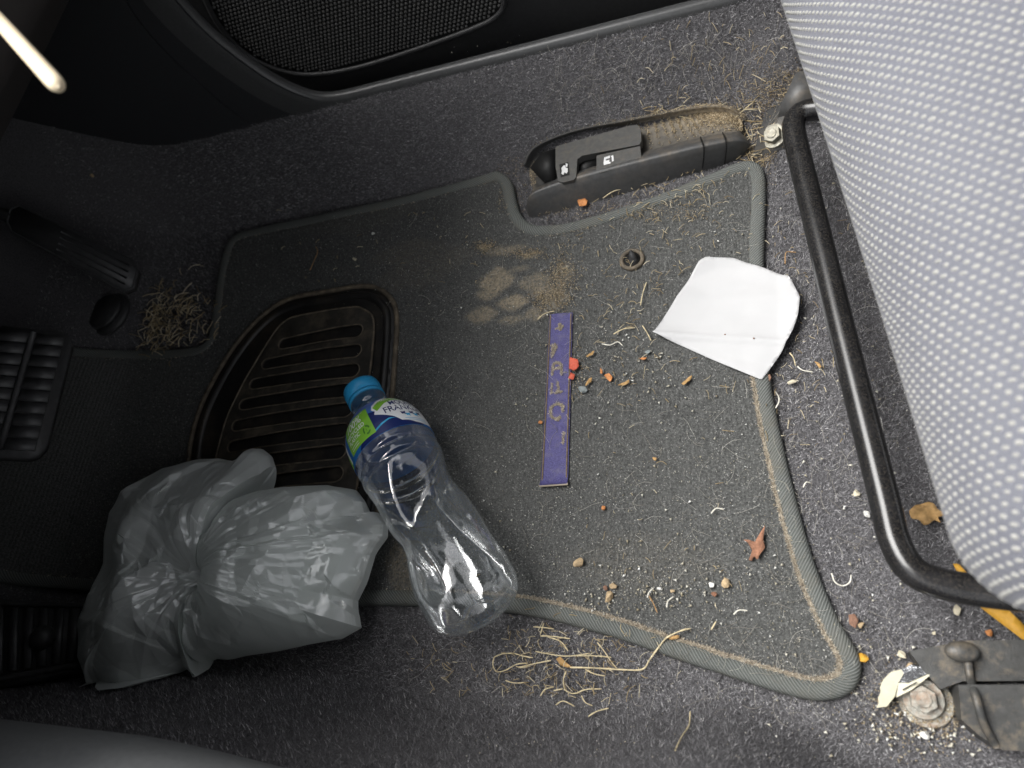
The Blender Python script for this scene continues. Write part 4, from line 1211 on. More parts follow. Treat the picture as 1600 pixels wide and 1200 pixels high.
def tagpanel(c):
    lpoly('green_tag', [(c - 25, 42.0), (c + 25, 42.0), (c + 25, 62.5), (c - 25, 62.5)], MA['lgreen'], .00055)
    ltext('tag_percent', '100%', c - 3, 47.6, 7.2, MA['lwhite'], .0007, 0, 1.2)
    ltext('tag_recycled', 'RECYCLED', c - 3, 52.6, 3.7, MA['lwhite'], .0007, 0, 1.18)
    ltext('tag_plastic', 'PLASTIC', c - 8, 56.2, 3.7, MA['lwhite'], .0007, 0, 1.05)
    for k in range(2): lpoly('fine_print_line', [(c - 20, 59 + k * 1.4), (c - 2, 59 + k * 1.4), (c - 2, 59.35 + k * 1.4), (c - 20, 59.35 + k * 1.4)], MA['lwhite'], .0007)
    lpoly('fine_print_line', [(c - 20, 43.4), (c + 18, 43.4), (c + 18, 43.8), (c - 20, 43.8)], MA['lwhite'], .0007)
    for k in range(3):                       # recycling loop: three bent arms
        t0 = k * 2 * math.pi / 3 + .5
        arcp = [(c + 15 + 5.6 * math.cos(t0 + q) * 1.0, 57.6 + 3.2 * math.sin(t0 + q)) for q in np.linspace(0, 1.5, 6)]
        arcq = [(c + 15 + 3.4 * math.cos(t0 + q), 57.6 + 2.0 * math.sin(t0 + q)) for q in np.linspace(1.5, 0, 6)]
        lpoly('recycle_mark', arcp + arcq, MA['lgreen2'], .0007)
    ltext('recycle_digit', '1', c + 15, 57.6, 2.6, MA['lgreen2'], .0007)
lpoly('navy_mountain', [(-10, 47.5), (2, 49.2), (14, 54), (24, 57.5), (40, 61), (60, 62.5), (60, 65.2), (-40, 65.2), (-33, 62), (-10, 62)], MA['lnavy'], .00042)
lpoly('cyan_ridge', [(-9, 61.2), (2, 59), (14, 57.6), (24, 58.8), (14, 58.6), (2, 60.2), (-9, 62.4)], MA['lcyan'], .0005)
logo(44); tagpanel(-33); logo(-112); tagpanel(170)
lpoly('green_tag_edge', [(-82, 57), (-74, 55), (-72, 65), (-80, 65)], MA['lgreen'], .0006)

# ------------------------------------------------------------------ plastic bag
K = at(327, 905, .040)
def outline3(pts, z, step=.0013): return resample(np.array([at(px, py, z) for px, py in pts]), step, False)
right_px = [(338, 888), (345, 876), (366, 834), (390, 785), (415, 767), (450, 762), (520, 760), (555, 767), (572, 785), (580, 806), (592, 800), (606, 820), (606, 838), (592, 858), (586, 869), (576, 904), (558, 939), (561, 960), (565, 981), (534, 998), (478, 1007), (432, 1018), (380, 1026), (359, 1031), (338, 1030), (318, 1037), (310, 1010), (312, 960), (318, 925)]
left_px = [(336, 885), (345, 872), (373, 820), (404, 764), (429, 729), (424, 712), (412, 702), (401, 702), (390, 714), (372, 722), (345, 717), (317, 718), (257, 732), (201, 767), (177, 801), (172, 834), (168, 883), (152, 932), (128, 988), (126, 1030), (135, 1055), (142, 1076), (150, 1070), (160, 1067), (180, 1076), (201, 1082), (233, 1079), (275, 1054), (292, 1044), (303, 1054), (312, 1060), (310, 1030), (306, 990), (310, 945), (318, 922)]
bag = empty('plastic_bag', tuple(at(327, 905, 0))); tag(bag, 'knotted translucent white plastic bag crumpled beside the bottle', 'plastic bag')
def make_facets(box_, step, amp, seed):
    """random triangulated sheet: flat facets that meet in sharp creases"""
    r = np.random.default_rng(seed)
    lo, hi = box_
    n = int((hi[0] - lo[0]) * (hi[1] - lo[1]) / step ** 2)
    P = np.stack([r.uniform(lo[0], hi[0], n), r.uniform(lo[1], hi[1], n)], 1)
    P = np.vstack([P, [[lo[0], lo[1]], [hi[0], lo[1]], [hi[0], hi[1]], [lo[0], hi[1]]]])
    h = r.uniform(-amp, amp, len(P)); h[r.uniform(0, 1, len(P)) > .7] *= 1.6
    v, e, f, *_ = delaunay_2d_cdt([Vector(p) for p in P], [], [], 0, 1e-9)
    return np.array([tuple(q) for q in v]), np.array(f), h[:len(v)]
def facets(Fd, x, y):
    P, T, h = Fd
    out = np.zeros_like(x)
    a, b, c = P[T[:, 0]], P[T[:, 1]], P[T[:, 2]]
    den = (b[:, 1] - c[:, 1]) * (a[:, 0] - c[:, 0]) + (c[:, 0] - b[:, 0]) * (a[:, 1] - c[:, 1])
    dx = x[:, None] - c[None, :, 0]; dy = y[:, None] - c[None, :, 1]
    w0 = ((b[:, 1] - c[:, 1]) * dx + (c[:, 0] - b[:, 0]) * dy) / den
    w1 = ((c[:, 1] - a[:, 1]) * dx + (a[:, 0] - c[:, 0]) * dy) / den
    w2 = 1 - w0 - w1
    k = np.minimum(np.minimum(w0, w1), w2).argmax(1); i = np.arange(len(x))
    return w0[i, k] * h[T[k, 0]] + w1[i, k] * h[T[k, 1]] + w2[i, k] * h[T[k, 2]]
def lobe(name, px, hmax, seed, rimz, fold, crk):
    E_ = outline3(px, rimz); n = len(E_); rows = 110
    rs = np.linspace(0.02, 1, rows)
    L = np.r_[0, np.cumsum(np.linalg.norm(np.diff(E_, axis=0), axis=1))]
    endw = np.clip(np.minimum(L, L[-1] - L) / .03, 0, 1)
    dist = np.linalg.norm(E_[:, :2] - K[:2], axis=1)
    bb = (np.minimum(E_[:, :2].min(0), K[:2]) - .01, np.maximum(E_[:, :2].max(0), K[:2]) + .01)
    FA = make_facets(bb, .024, .0050, seed); FB = make_facets(bb, .0085, .0019, seed + 1)
    top = np.zeros((rows, n, 3)); bt = np.zeros((rows, n, 3))
    for i, r in enumerate(rs):
        P = K[None] * (1 - r) + E_ * r
        dome = (np.sin(math.pi * min(1, r ** .75 * 1.0)) ** .55 if r < 1 else 0)
        x, y = P[:, 0], P[:, 1]
        amp = np.clip((1 - r) / .10, 0, 1) * .8 + .2
        ang = L / L[-1]
        wv = .55 * pn(ang * 9, L * 0 + r * 1.6, seed) + .25 * pn(ang * 21, L * 0 + r * 3, seed + 3)
        env = r ** 1.4 * (1 - r) ** 1.1 * 1.2
        rad = (tri(ang * 13 * fold + wv * 2.4) * .0055 + tri(ang * 29 * fold + wv * 3) * .002 * sstep((r - .06) / .2)) * env
        patch = np.clip(pn(x * 26 + seed * 3, y * 26, seed + 5) * 2.6 + .45, 0, 1) * crk
        cr = facets(FA, x, y) * (.5 + .5 * endw) + facets(FB, x, y) * (.3 + .7 * patch)
        big = pn(x * 20 + seed, y * 20, seed + 2) * .014
        h = dome * hmax * (.45 + .55 * np.clip(dist / .10, .3, 1.1)) * (.4 + .6 * endw)
        zb = zc(x, y) + .0065
        z = P[:, 2] + h + (rad + cr + big) * amp * (.35 + .65 * endw)
        top[i] = np.c_[x + cr * .5, y + rad * .3, np.maximum(z, zb + .003)]
        z2 = P[:, 2] - dome * .02 + .3 * (rad + cr)
        bt[i] = np.c_[x, y, np.maximum(np.minimum(z2, top[i, :, 2] - .0012), zb)]
    bt[-1] = top[-1]
    V = np.vstack([top.reshape(-1, 3), bt.reshape(-1, 3)]); nn = rows * n
    f1 = grid_faces(rows, n); f2 = [tuple(q + nn for q in f[::-1]) for f in f1]
    adopt(mesh(name, V, f1 + f2, MA['film'], None, False), bag)
lobe('bag_pouch', right_px, .040, 21, .026, 1.0, 1.0)
lobe('bag_skirt', left_px, .034, 47, .028, .6, .7)
# twisted knot
def knot():
    V = []; n = 40; m = 60
    for i in range(n):
        t = i / (n - 1)
        for j in range(m):
            a = 2 * math.pi * j / m
            r = (.0085 + .013 * abs(t - .5) ** 1.3 * 2) * (1 + .22 * math.sin(9 * a + 7 * t) + .12 * math.sin(17 * a - 5 * t))
            c = at(312 + 34 * t, 909 - 10 * t, .046)
            V.append(c + np.array([0, math.cos(a) * r, math.sin(a) * r * .9]))
    adopt(mesh('knot', V, grid_faces(n, m, cv=True), MA['film']), bag)
knot()
def contents():
    c = at(455, 895, .028); V = []; n, m = 40, 60
    for i in range(n):
        ph = math.pi * i / (n - 1)
        for j in range(m):
            a = 2 * math.pi * j / m
            r = 1 + .25 * float(pn(2 * math.cos(a) + 5, 2 * math.sin(a) + 2.2 * math.cos(ph), 3)) + .12 * float(pn(6 * math.cos(a), 6 * math.sin(a) + 5 * math.cos(ph), 9))
            V.append((c[0] + .054 * r * math.sin(ph) * math.cos(a), c[1] + .040 * r * math.sin(ph) * math.sin(a), max(.0075, c[2] + .021 * r * math.cos(ph))))
    adopt(mesh('bundled_contents', V, grid_faces(n, m, cv=True), MA['contents']), bag)
contents()

# ------------------------------------------------------------------ white paper
def paper():
    px = [(1020, 520), (1056, 464), (1094, 408), (1104, 402), (1146, 401), (1185, 415), (1222, 429), (1232, 430), (1241, 448), (1250, 468), (1247, 492), (1239, 515), (1222, 548), (1205, 572), (1190, 593), (1130, 568), (1070, 541)]
    P = resample(np.array([at(*p, .011)[:2] for p in px]), .002)
    V, T = poly_fill(P, .0025)
    def pz(x, y):
        h = .0085 + .004 * pn(x * 16, y * 16, 5) + .0016 * np.abs(pn(x * 30, y * 30, 8))
        a, b = at(1030, 522, .011), at(1225, 535, .011)
        d = ((b - a)[0] * (y - a[1]) - (b - a)[1] * (x - a[0])) / np.linalg.norm((b - a)[:2])
        h = h + .0020 * np.exp(-(d / .0024) ** 2) + .0022 * np.abs(tri(d * 16 + .3 * pn(x * 12, y * 12, 31)))
        c1, c2 = at(1213, 420, .011), at(1215, 500, .011)
        d2 = ((c2 - c1)[0] * (y - c1[1]) - (c2 - c1)[1] * (x - c1[0])) / np.linalg.norm((c2 - c1)[:2])
        h = h + np.clip(d2, 0, .03) * .22
        d3 = np.clip((x * 1 - at(1100, 430, .011)[0]) * -.3 + (y - at(1110, 425, .011)[1]), 0, .02)
        return np.maximum(h + d3 * .2, .0092)
    z = pz(V[:, 0], V[:, 1]); n = len(V)
    Fc = [tuple(t) for t in T] + [tuple(t[::-1] + n) for t in T]
    cnt = {(t[i], t[(i + 1) % 3]) for t in T for i in range(3)}
    Fc += [(a, a + n, c + n, c) for a, c in cnt if (c, a) not in cnt]
    o = mesh('paper_sheet', np.vstack([np.c_[V, z], np.c_[V, z - .00025]]), Fc, MA['paper'])
    tag(o, 'torn white sheet of paper lying on the rear edge of the mat', 'paper')
    for p in ((1133, 523), (1178, 531)):
        q = at(*p, .011); zz = float(pz(np.array([q[0]]), np.array([q[1]]))[0])
        c = bmobj('dark_speck', lambda bm: bmesh.ops.create_icosphere(bm, subdivisions=1, radius=.0007, matrix=Matrix.Translation((q[0], q[1], zz + .0002))), MA['stone_brown']); c.parent = o
paper()

# ------------------------------------------------------------------ litter
on_mat_poly = mat_out[::3]
def ground(x, y):
    """top of whatever lies there: mat or carpet"""
    x = np.atleast_1d(np.asarray(x, float)); y = np.atleast_1d(np.asarray(y, float))
    k = inside(on_mat_poly, np.stack([x, y], 1))
    return np.where(k, zm(x, y) + .0017, zc(x, y) + .0034)
def gpts(px, py, up=0.0):
    p = onto_many(px, py, zc); m = onto_many(px, py, zm)
    k = inside(on_mat_poly, m[:, :2])
    q = np.where(k[:, None], m, p); q[:, 2] += np.where(k, .0019, .0036) + up
    return q
def gpt(px, py, up=0.0):
    return gpts([px], [py], up)[0]
def stalk(name, pxs, rad, mat, label, cat, group=None, up=.0012):
    P = catmull([gpt(px, py, up + .0012 * math.sin(i * 2.1)) for i, (px, py) in enumerate(pxs)], False, 5)
    r = rad * (1 + .15 * np.sin(np.arange(len(P)) * .9)); r[-1] *= .5
    o = tube(name, P, r, mat, None, 6)
    return tag(o, label, cat, group)
tangle = [[(840, 1019), (872, 1025), (892, 1026), (924, 1022)], [(936, 1005), (948, 1020), (958, 1036), (966, 1045)], [(904, 1026), (930, 1026), (957, 1028)], [(864, 1033), (840, 1038), (816, 1043), (810, 1042)],
          [(776, 1028), (775, 1040), (779, 1050), (794, 1048), (812, 1039), (828, 1037)], [(776, 1028), (790, 1023), (806, 1022), (820, 1026), (837, 1029)], [(888, 1049), (884, 1064), (885, 1078)], [(918, 1047), (932, 1054), (948, 1057)],
          [(848, 995), (868, 996), (893, 999)], [(853, 975), (848, 994)], [(837, 981), (852, 982), (868, 984)], [(906, 1083), (920, 1078), (942, 1077)], [(848, 1088), (856, 1078), (868, 1074)], [(912, 1088), (918, 1098), (928, 1103)],
          [(872, 1102), (884, 1096), (900, 1104)], [(794, 1064), (808, 1068), (826, 1067)], [(885, 1078), (896, 1084), (908, 1083)], [(868, 1080), (884, 1077)], [(858, 996), (880, 1004), (890, 1018)]]
for s_ in tangle:
    stalk('straw_stalk', s_, .00042, MA['straw1'], 'short dry straw stalk in the tangle below the mat edge', 'straw', 'straw stalks tangled below the mat edge')
stalk('long_straw', [(894, 1044), (932, 1045), (970, 1047), (1006, 1047), (1018, 1032), (1032, 1010), (1044, 997), (1066, 987), (1080, 983)], .00055, MA['straw1'], 'longest bent straw stalk reaching from the tangle up onto the mat edge', 'straw', up=.002)
for pxs, m, lb in [([(842, 502), (850, 496), (858, 490), (868, 489)], 'straw1', 'pale twig lying at the top end of the purple badge'),
                   ([(960, 525), (976, 518), (993, 514)], 'straw1', 'straight straw left of the paper corner'),
                   ([(1005, 512), (1012, 523), (1018, 534)], 'straw1', 'short straw touching the paper left corner'),
                   ([(1141, 199), (1158, 184), (1177, 165)], 'straw1', 'thick pale straw resting on the release lever housing'),
                   ([(944, 315), (962, 305), (984, 298)], 'straw1', 'thick straw lying along the front of the lever housing'),
                   ([(1002, 480), (1006, 462), (1011, 443)], 'straw1', 'upright looking straw below the mat fixing hook'),
                   ([(1227, 418), (1228, 402), (1236, 398), (1244, 400)], 'straw2', 'curled brown straw above the paper right corner'),
                   ([(1234, 556), (1240, 565), (1243, 575)], 'straw1', 'short straw right of the paper lower edge'),
                   ([(487, 425), (494, 412), (498, 395), (496, 388)], 'straw2', 'forked dry grass blade above the heel pad'),
                   ([(922, 1120), (936, 1112), (953, 1107)], 'straw1', 'lone straw on the tunnel carpet below the tangle'),
                   ([(1057, 1172), (1068, 1150), (1078, 1133), (1080, 1112)], 'straw1', 'pale green dry grass blade at the bottom of the tunnel carpet'),
                   ([(1015, 932), (1022, 943), (1028, 958)], 'straw2', 'short brown twig among white grit on the mat'),
                   ([(1112, 985), (1120, 972)], 'straw1', 'single straw near the lower right of the mat') ]:
    stalk('dry_straw', pxs, .00045, MA[m], lb, 'straw')
for pxs, lb in [([(1212, 642), (1217, 634), (1217, 624), (1212, 616)], 'thick white curled root beside the mat rear edge'), ([(1299, 898), (1304, 912), (1316, 917), (1327, 912), (1329, 901)], 'white U shaped root on the carpet by the seat handle'),
                ([(1246, 577), (1254, 584), (1270, 585)], 'white curved root right of the paper tip'), ([(1013, 935), (1016, 927), (1022, 920)], 'white curved root on the mat grit'), ([(1043, 950), (1045, 941), (1053, 933)], 'white forked root on the mat grit'),
                ([(1112, 804), (1120, 797), (1131, 797)], 'thin white curl right of the badge low on the mat'), ([(1255, 765), (1259, 758), (1266, 757)], 'small white C shaped curl on the carpet strip'), ([(1365, 800), (1372, 796)], 'short white root beside the slide handle'),
                ([(942, 540), (955, 543), (966, 536), (974, 543)], 'wavy white root right of the purple badge'), ([(1147, 961), (1155, 955), (1168, 955)], 'thin white root near the rear lower mat edge')]:
    stalk('white_root', pxs, .00045, MA['shell'], lb, 'root')

def flake(name, px, mat, label, cat, group=None, curl=.0016, up=.001):
    P0 = [gpt(*p) for p in px]; c = np.mean(P0, 0)
    P = resample(np.array(P0)[:, :2], .0016)
    if len(P) < 5: P = np.array(P0)[:, :2]
    ext = float(np.ptp(P, axis=0).max())
    V, T = poly_fill(P, max(.0015, ext / 9))
    sd_ = int(abs(c[0] * 1e5)) % 97
    z = float(c[2]) + up + curl * (pn((V[:, 0] - c[0]) / ext * 2.5 + 3, (V[:, 1] - c[1]) / ext * 2.5 + 7, sd_) + .35)
    n = len(V)
    Fc = [tuple(t) for t in T] + [tuple(t[::-1] + n) for t in T]
    cnt = {(t[i], t[(i + 1) % 3]) for t in T for i in range(3)}
    Fc += [(a, a + n, b + n, b) for a, b in cnt if (b, a) not in cnt]
    Vv = np.vstack([np.c_[V, z], np.c_[V, z - .0004]])
    o = mesh(name, Vv - c[None], Fc, mat); o.location = tuple(c)
    return tag(o, label, cat, group)
flake('leaf_scrap', [(1196, 823), (1193, 845), (1196, 858), (1188, 868), (1184, 878), (1179, 870), (1175, 879), (1170, 876), (1176, 862), (1169, 850), (1161, 845), (1172, 846), (1180, 850), (1186, 838)], MA['leaf_red'], 'torn reddish brown leaf scrap on the lower right of the mat', 'leaf', curl=.004)
flake('leaf_scrap', [(1418, 803), (1428, 794), (1447, 790), (1458, 794), (1462, 803), (1473, 808), (1472, 812), (1462, 812), (1467, 822), (1457, 817), (1447, 826), (1440, 826), (1433, 819), (1422, 816)], MA['leaf_tan'], 'crumpled tan leaf under the seat beside the slide handle', 'leaf', curl=.006, up=.003)
flake('leaf_strip', [(1486, 884), (1494, 884), (1512, 905), (1528, 938), (1550, 945), (1570, 955), (1590, 975), (1612, 1000), (1612, 1018), (1590, 1000), (1560, 975), (1530, 952), (1505, 925)], MA['leaf_yellow'], 'long yellow leaf running under the slide handle corner', 'leaf', curl=.004)
flake('red_flake', [(893, 562), (905, 565), (907, 576), (899, 583), (891, 579)], MA['flake_red'], 'larger bright red flake touching the purple badge', 'flake', up=.002)
flake('red_flake', [(894, 586), (901, 588), (898, 597), (890, 595)], MA['flake_red'], 'smaller bright red flake just below the larger red one', 'flake', up=.002)
flake('red_flake', [(905, 321), (912, 313), (921, 320), (918, 328), (908, 329)], MA['leaf_orange'], 'orange red flake below the lever housing', 'flake', up=.002)
flake('orange_flake', [(945, 589), (953, 586), (959, 592), (955, 600), (951, 596)], MA['leaf_orange'], 'three cornered orange flake right of the red flakes', 'flake')
flake('orange_flake', [(940, 578), (944, 583), (942, 587), (939, 586)], MA['leaf_orange'], 'tiny orange flake left of the three cornered flake', 'flake')
flake('leaf_chip', [(966, 604), (978, 600), (984, 595), (985, 600), (976, 605)], MA['leaf_tan'], 'slim tan leaf chip right of the three cornered flake', 'leaf chip')
flake('leaf_chip', [(1000, 563), (1008, 560), (1013, 562), (1007, 566)], MA['leaf_orange'], 'small oval orange chip between badge and paper', 'leaf chip')
flake('leaf_chip', [(1066, 603), (1074, 594), (1083, 589), (1080, 596), (1070, 605)], MA['leaf_tan'], 'slim brown chip below the paper left side', 'leaf chip')
flake('leaf_chip', [(916, 605), (922, 594), (927, 592), (925, 599), (918, 606)], MA['leaf_tan'], 'slim tan chip just right of the small red flake', 'leaf chip')
flake('leaf_chip', [(917, 560), (926, 553), (931, 550), (928, 557), (919, 561)], MA['leaf_tan'], 'slim brown chip above the red flakes', 'leaf chip')
flake('bark_chip', [(1196, 586), (1204, 592), (1206, 598), (1198, 602)], MA['stone_brown'], 'brown bark chip at the paper lower tip', 'bark chip')
flake('leaf_chip', [(1230, 602), (1238, 598), (1249, 598), (1243, 602), (1232, 605)], MA['stone_pale'], 'pale seed husk on the carpet right of the paper tip', 'seed')
flake('leaf_chip', [(1272, 569), (1280, 572), (1284, 579), (1280, 580)], MA['leaf_tan'], 'tan chip on the carpet near the slide handle', 'leaf chip')
flake('bark_chip', [(1325, 963), (1334, 961), (1341, 970), (1336, 984), (1326, 978)], MA['stone_brown'], 'brown flat chip beside the mat rear corner', 'bark chip', up=.002)
flake('leaf_chip', [(1044, 998), (1056, 994), (1062, 993), (1062, 998), (1050, 1001)], MA['leaf_tan'], 'tan chip under the long straw on the mat edge', 'leaf chip')
flake('straw_husk', [(873, 1031), (880, 1027), (888, 1036), (897, 1043), (890, 1044), (880, 1041)], MA['leaf_tan'], 'dry husk in the middle of the straw tangle', 'husk', up=.002)
flake('leaf_chip', [(1284, 468), (1290, 467), (1297, 473), (1293, 475)], MA['leaf_tan'], 'small tan chip leaning against the slide handle', 'leaf chip')

def stone(px, r, mat, label, group=None, flat=.6, name='pebble'):
    c = gpt(*px); r = r * .88
    bm = bmesh.new(); bmesh.ops.create_icosphere(bm, subdivisions=2, radius=1.08)
    sd_ = random.Random(hash(px) & 0xffff)
    ax = [(Vector((sd_.uniform(-1, 1), sd_.uniform(-1, 1), sd_.uniform(-1, 1))).normalized(), sd_.uniform(.42, .78)) for _ in range(8)]
    for v in bm.verts:
        for a, k in ax:
            t = v.co.dot(a)
            if t > k: v.co -= a * (t - k)
        v.co = Vector((v.co.x * r * sd_.uniform(.9, 1.1), v.co.y * r * .8 * sd_.uniform(.92, 1.08), v.co.z * r * flat))
    me = bpy.data.meshes.new(name); bm.to_mesh(me); bm.free()
    o = link(name, me, mat, None, False); o.location = (c[0], c[1], c[2] + r * flat * .5); o.rotation_euler = (0, 0, sd_.uniform(0, 6))
    return tag(o, label, 'stone', group)
for px, r, m, lb in [((907, 881), .0052, 'stone_tan', 'tan three sided pebble alone below the purple badge'), ((953, 934), .0046, 'stone_tan', 'tan pebble at the left end of the grit patch'), ((959, 916), .0033, 'stone_tan', 'small tan pebble above the left grit pebble'),
                     ((947, 920), .0024, 'stone_brown', 'small brown pebble left of the small tan one'), ((1136, 912), .0042, 'stone_tan', 'rounded tan pebble at the right end of the grit patch'), ((1112, 916), .0028, 'stone_white', 'white oval pebble left of the rounded tan pebble'),
                     ((1052, 924), .0020, 'stone_tan', 'little orange pebble in the middle of the grit patch'), ((1116, 930), .0024, 'leaf_red', 'little red brown pebble below the white oval pebble'), ((1030, 920), .0019, 'stone_white', 'little white pebble beside the curved root'),
                     ((1348, 1028), .0040, 'leaf_yellow', 'yellow stone beside the rounded mat corner'), ((1345, 978), .0026, 'stone_tan', 'small tan stone beside the brown chip'), ((1493, 955), .0034, 'stone_pale', 'cream stone below the slide handle bend'),
                     ((1543, 990), .0026, 'leaf_orange', 'orange stone left of the yellow leaf'), ((1458, 991), .0018, 'stone_pale', 'tiny cream stone above the foil scrap'), ((1408, 1025), .0030, 'stone_pale', 'pale stone at the edge of the seat rail cover'),
                     ((1419, 1040), .0026, 'stone_tan', 'tan stone sitting on the foil scrap'), ((1338, 774), .0034, 'stone_pale', 'pale oval stone on the carpet strip left of the handle'), ((1353, 806), .0030, 'stone_white', 'white stone below the pale oval stone'),
                     ((912, 612), .0044, 'stone_grey', 'flat grey stone right of the purple badge'), ((585, 367), .0026, 'stone_white', 'white pebble in the shaded part of the mat'), ((556, 407), .0028, 'stone_pale', 'dim pale pebble left of the white one in shade'),
                     ((149, 279), .0036, 'stone_tan', 'lone pale pebble in the dark above the accelerator'), ((846, 662), .0022, 'leaf_orange', 'orange crumb on the left of the purple badge'), ((943, 796), .0024, 'leaf_orange', 'orange crumb low and right of the badge'),
                     ((1023, 718), .0022, 'leaf_tan', 'tan crumb in the open middle of the mat'), ((1443, 1147), .0036, 'stone_white', 'white oblong stone below the rusty bolt'), ((1013, 553), .0026, 'stone_grey', 'pale grey chip between badge and paper')]:
    stone(px, r, MA[m], lb)
# foil scrap
fs = empty('wrapper_scrap', tuple(gpt(1410, 1075))); tag(fs, 'torn cream and silver wrapper scrap beside the rusty bolt', 'wrapper')
def fpart(name, px, mat, zs):
    P = [at(a, b, z) for (a, b), z in zip(px, zs)]
    o = bmobj(name, lambda bm: prism3(bm, P, [p - np.array([0, 0, .0004]) for p in P]), mat, None); autosmooth(o, 20); adopt(o, fs)
fpart('cream_flap', [(1369, 1106), (1373, 1098), (1372, 1090), (1376, 1082), (1375, 1074), (1380, 1062), (1392, 1050), (1408, 1046), (1412, 1052), (1404, 1066), (1398, 1088), (1386, 1104)], MA['foil'], [.004, .004, .004, .005, .006, .007, .009, .010, .011, .013, .012, .008])
fpart('silver_face', [(1408, 1046), (1424, 1038), (1440, 1043), (1452, 1052), (1420, 1066), (1404, 1066), (1412, 1052)], MA['silver'], [.010, .010, .010, .011, .014, .013, .011])
fpart('printed_strip', [(1404, 1067), (1420, 1067), (1458, 1050), (1450, 1058), (1424, 1078), (1400, 1090)], MA['foil'], [.0135, .0145, .012, .0135, .015, .0125])
fpart('print_line', [(1410, 1077), (1432, 1065), (1433, 1067), (1411, 1079)], MA['black'], [.0150, .0160, .0160, .0150])

# loose stuff nobody could count -------------------------------------------------
def scatter_px(n, fn):
    """n points of the ground scattered round a place"""
    q = np.array([fn() for _ in range(n)]); return gpts(q[:, 0], q[:, 1])
paper_w = np.array([at(*p, .011)[:2] for p in [(1012, 524), (1094, 400), (1146, 394), (1236, 424), (1256, 468), (1245, 520), (1190, 602)]])
def off_paper(P):
    return P[~inside(paper_w, P[:, :2])]
def chips(name, P, rmin, rmax, mat, label, elong=1.0, parent=None):
    P = off_paper(P); n = len(P)
    tet = np.array([(1, 0, -.3), (-.6, .8, -.3), (-.5, -.9, -.3), (0, 0, .7), ]) 
    a = rng.uniform(0, 2 * math.pi, n); r = rng.uniform(rmin, rmax, n) ** 1
    el = rng.uniform(1, elong, n)
    V = np.zeros((n, 4, 3))
    for k in range(4):
        x = tet[k][0] * r * el; y = tet[k][1] * r
        V[:, k, 0] = P[:, 0] + x * np.cos(a) - y * np.sin(a); V[:, k, 1] = P[:, 1] + x * np.sin(a) + y * np.cos(a)
        V[:, k, 2] = P[:, 2] + (tet[k][2] + .1) * r * .8
    b = np.arange(n)[:, None] * 4
    T = np.concatenate([b + np.array(t)[None] for t in ((0, 2, 1), (0, 1, 3), (1, 2, 3), (2, 0, 3))])
    o = tri_mesh(name, V.reshape(-1, 3), T, mat)
    return tag(o, label, kind='stuff')
def strands(name, P, lmin, lmax, rad, mat, label, curl=1.0, lift=.0012, seg=6):
    V = []; T = []; P = off_paper(P)
    for p in P:
        if p[1] > .54 or p[1] < .012 or p[0] < -.62: continue
        l = rng.uniform(lmin, lmax); a = rng.uniform(0, 2 * math.pi); k = rng.normal(0, curl) / l * .8
        q = [np.array(p)]
        for i in range(seg):
            a += k * l / seg + rng.normal(0, .12)
            q.append(q[-1] + np.array([math.cos(a), math.sin(a), 0]) * l / seg)
        q = np.array(q); q[:, 2] = ground(q[:, 0], q[:, 1]) + rng.uniform(.0002, lift) + lift * np.sin(np.linspace(0, math.pi, len(q))) * rng.uniform(0, 1.2)
        v, f = tube_data(q, rad * rng.uniform(.7, 1.3), 3, False, False)
        b = len(V); V += v; T += [tuple(x + b for x in t) for t in f]
    o = tri_mesh(name, np.array(V), np.array(T), mat, None, True)
    return tag(o, label, kind='stuff')
U = random.uniform; GA = random.gauss
def area(x0, y0, x1, y1): return lambda: (U(x0, x1), U(y0, y1))
def gau(x, y, sx, sy): return lambda: (GA(x, sx), GA(y, sy))
P1 = np.vstack([scatter_px(900, area(560, 340, 1190, 900)), scatter_px(1000, area(820, 700, 1280, 1050)), scatter_px(500, gau(1010, 925, 80, 26)), scatter_px(160, gau(960, 590, 70, 50)), scatter_px(200, area(420, 330, 800, 480)), scatter_px(900, area(1190, 280, 1420, 1160)), scatter_px(500, area(700, 980, 1600, 1190)), scatter_px(200, area(700, 60, 1230, 200))])
chips('pale_grit', P1, .00018, .00050, MA['speck'], 'fine pale grit scattered over mat and carpet', 1.8)
P1 = np.vstack([scatter_px(90, area(600, 340, 1190, 900)), scatter_px(90, gau(1010, 925, 75, 22)), scatter_px(110, area(1200, 280, 1420, 1160)), scatter_px(60, gau(980, 575, 60, 40)), scatter_px(160, gau(1430, 1110, 55, 40)), scatter_px(60, area(1480, 1020, 1600, 1180))])
chips('coarse_grit', P1, .0006, .0013, MA['speck'], 'coarser pale grit and crumbs on mat and carpet', 1.8)
def wall_pts(n, px, py, sx, sy):
    return onto_many(np.random.default_rng(n + px).normal(px, sx, n), np.random.default_rng(n + py + 1).normal(py, sy, n), zc) + np.array([0, 0, .002])
P2 = np.vstack([scatter_px(420, gau(878, 440, 12, 26)), scatter_px(160, gau(848, 470, 12, 10)), scatter_px(120, gau(757, 386, 12, 4)), scatter_px(130, gau(822, 397, 18, 4)),
                wall_pts(420, 1195, 165, 26, 30), wall_pts(380, 1185, 235, 16, 22), wall_pts(220, 1235, 130, 16, 14), scatter_px(420, gau(1455, 1110, 50, 32)), scatter_px(200, area(840, 320, 1120, 345)), scatter_px(120, area(780, 250, 825, 340)), scatter_px(60, gau(900, 580, 10, 24))])
P2 = np.vstack([P2, P2 + rng.normal(0, .0015, P2.shape) * np.array([1, 1, 0]), P2 + rng.normal(0, .0025, P2.shape) * np.array([1, 1, 0])])
chips('tan_soil', P2, .0002, .0006, MA['grain'], 'crumbly tan soil caught round the anchors and on the shoe print', 1.6)
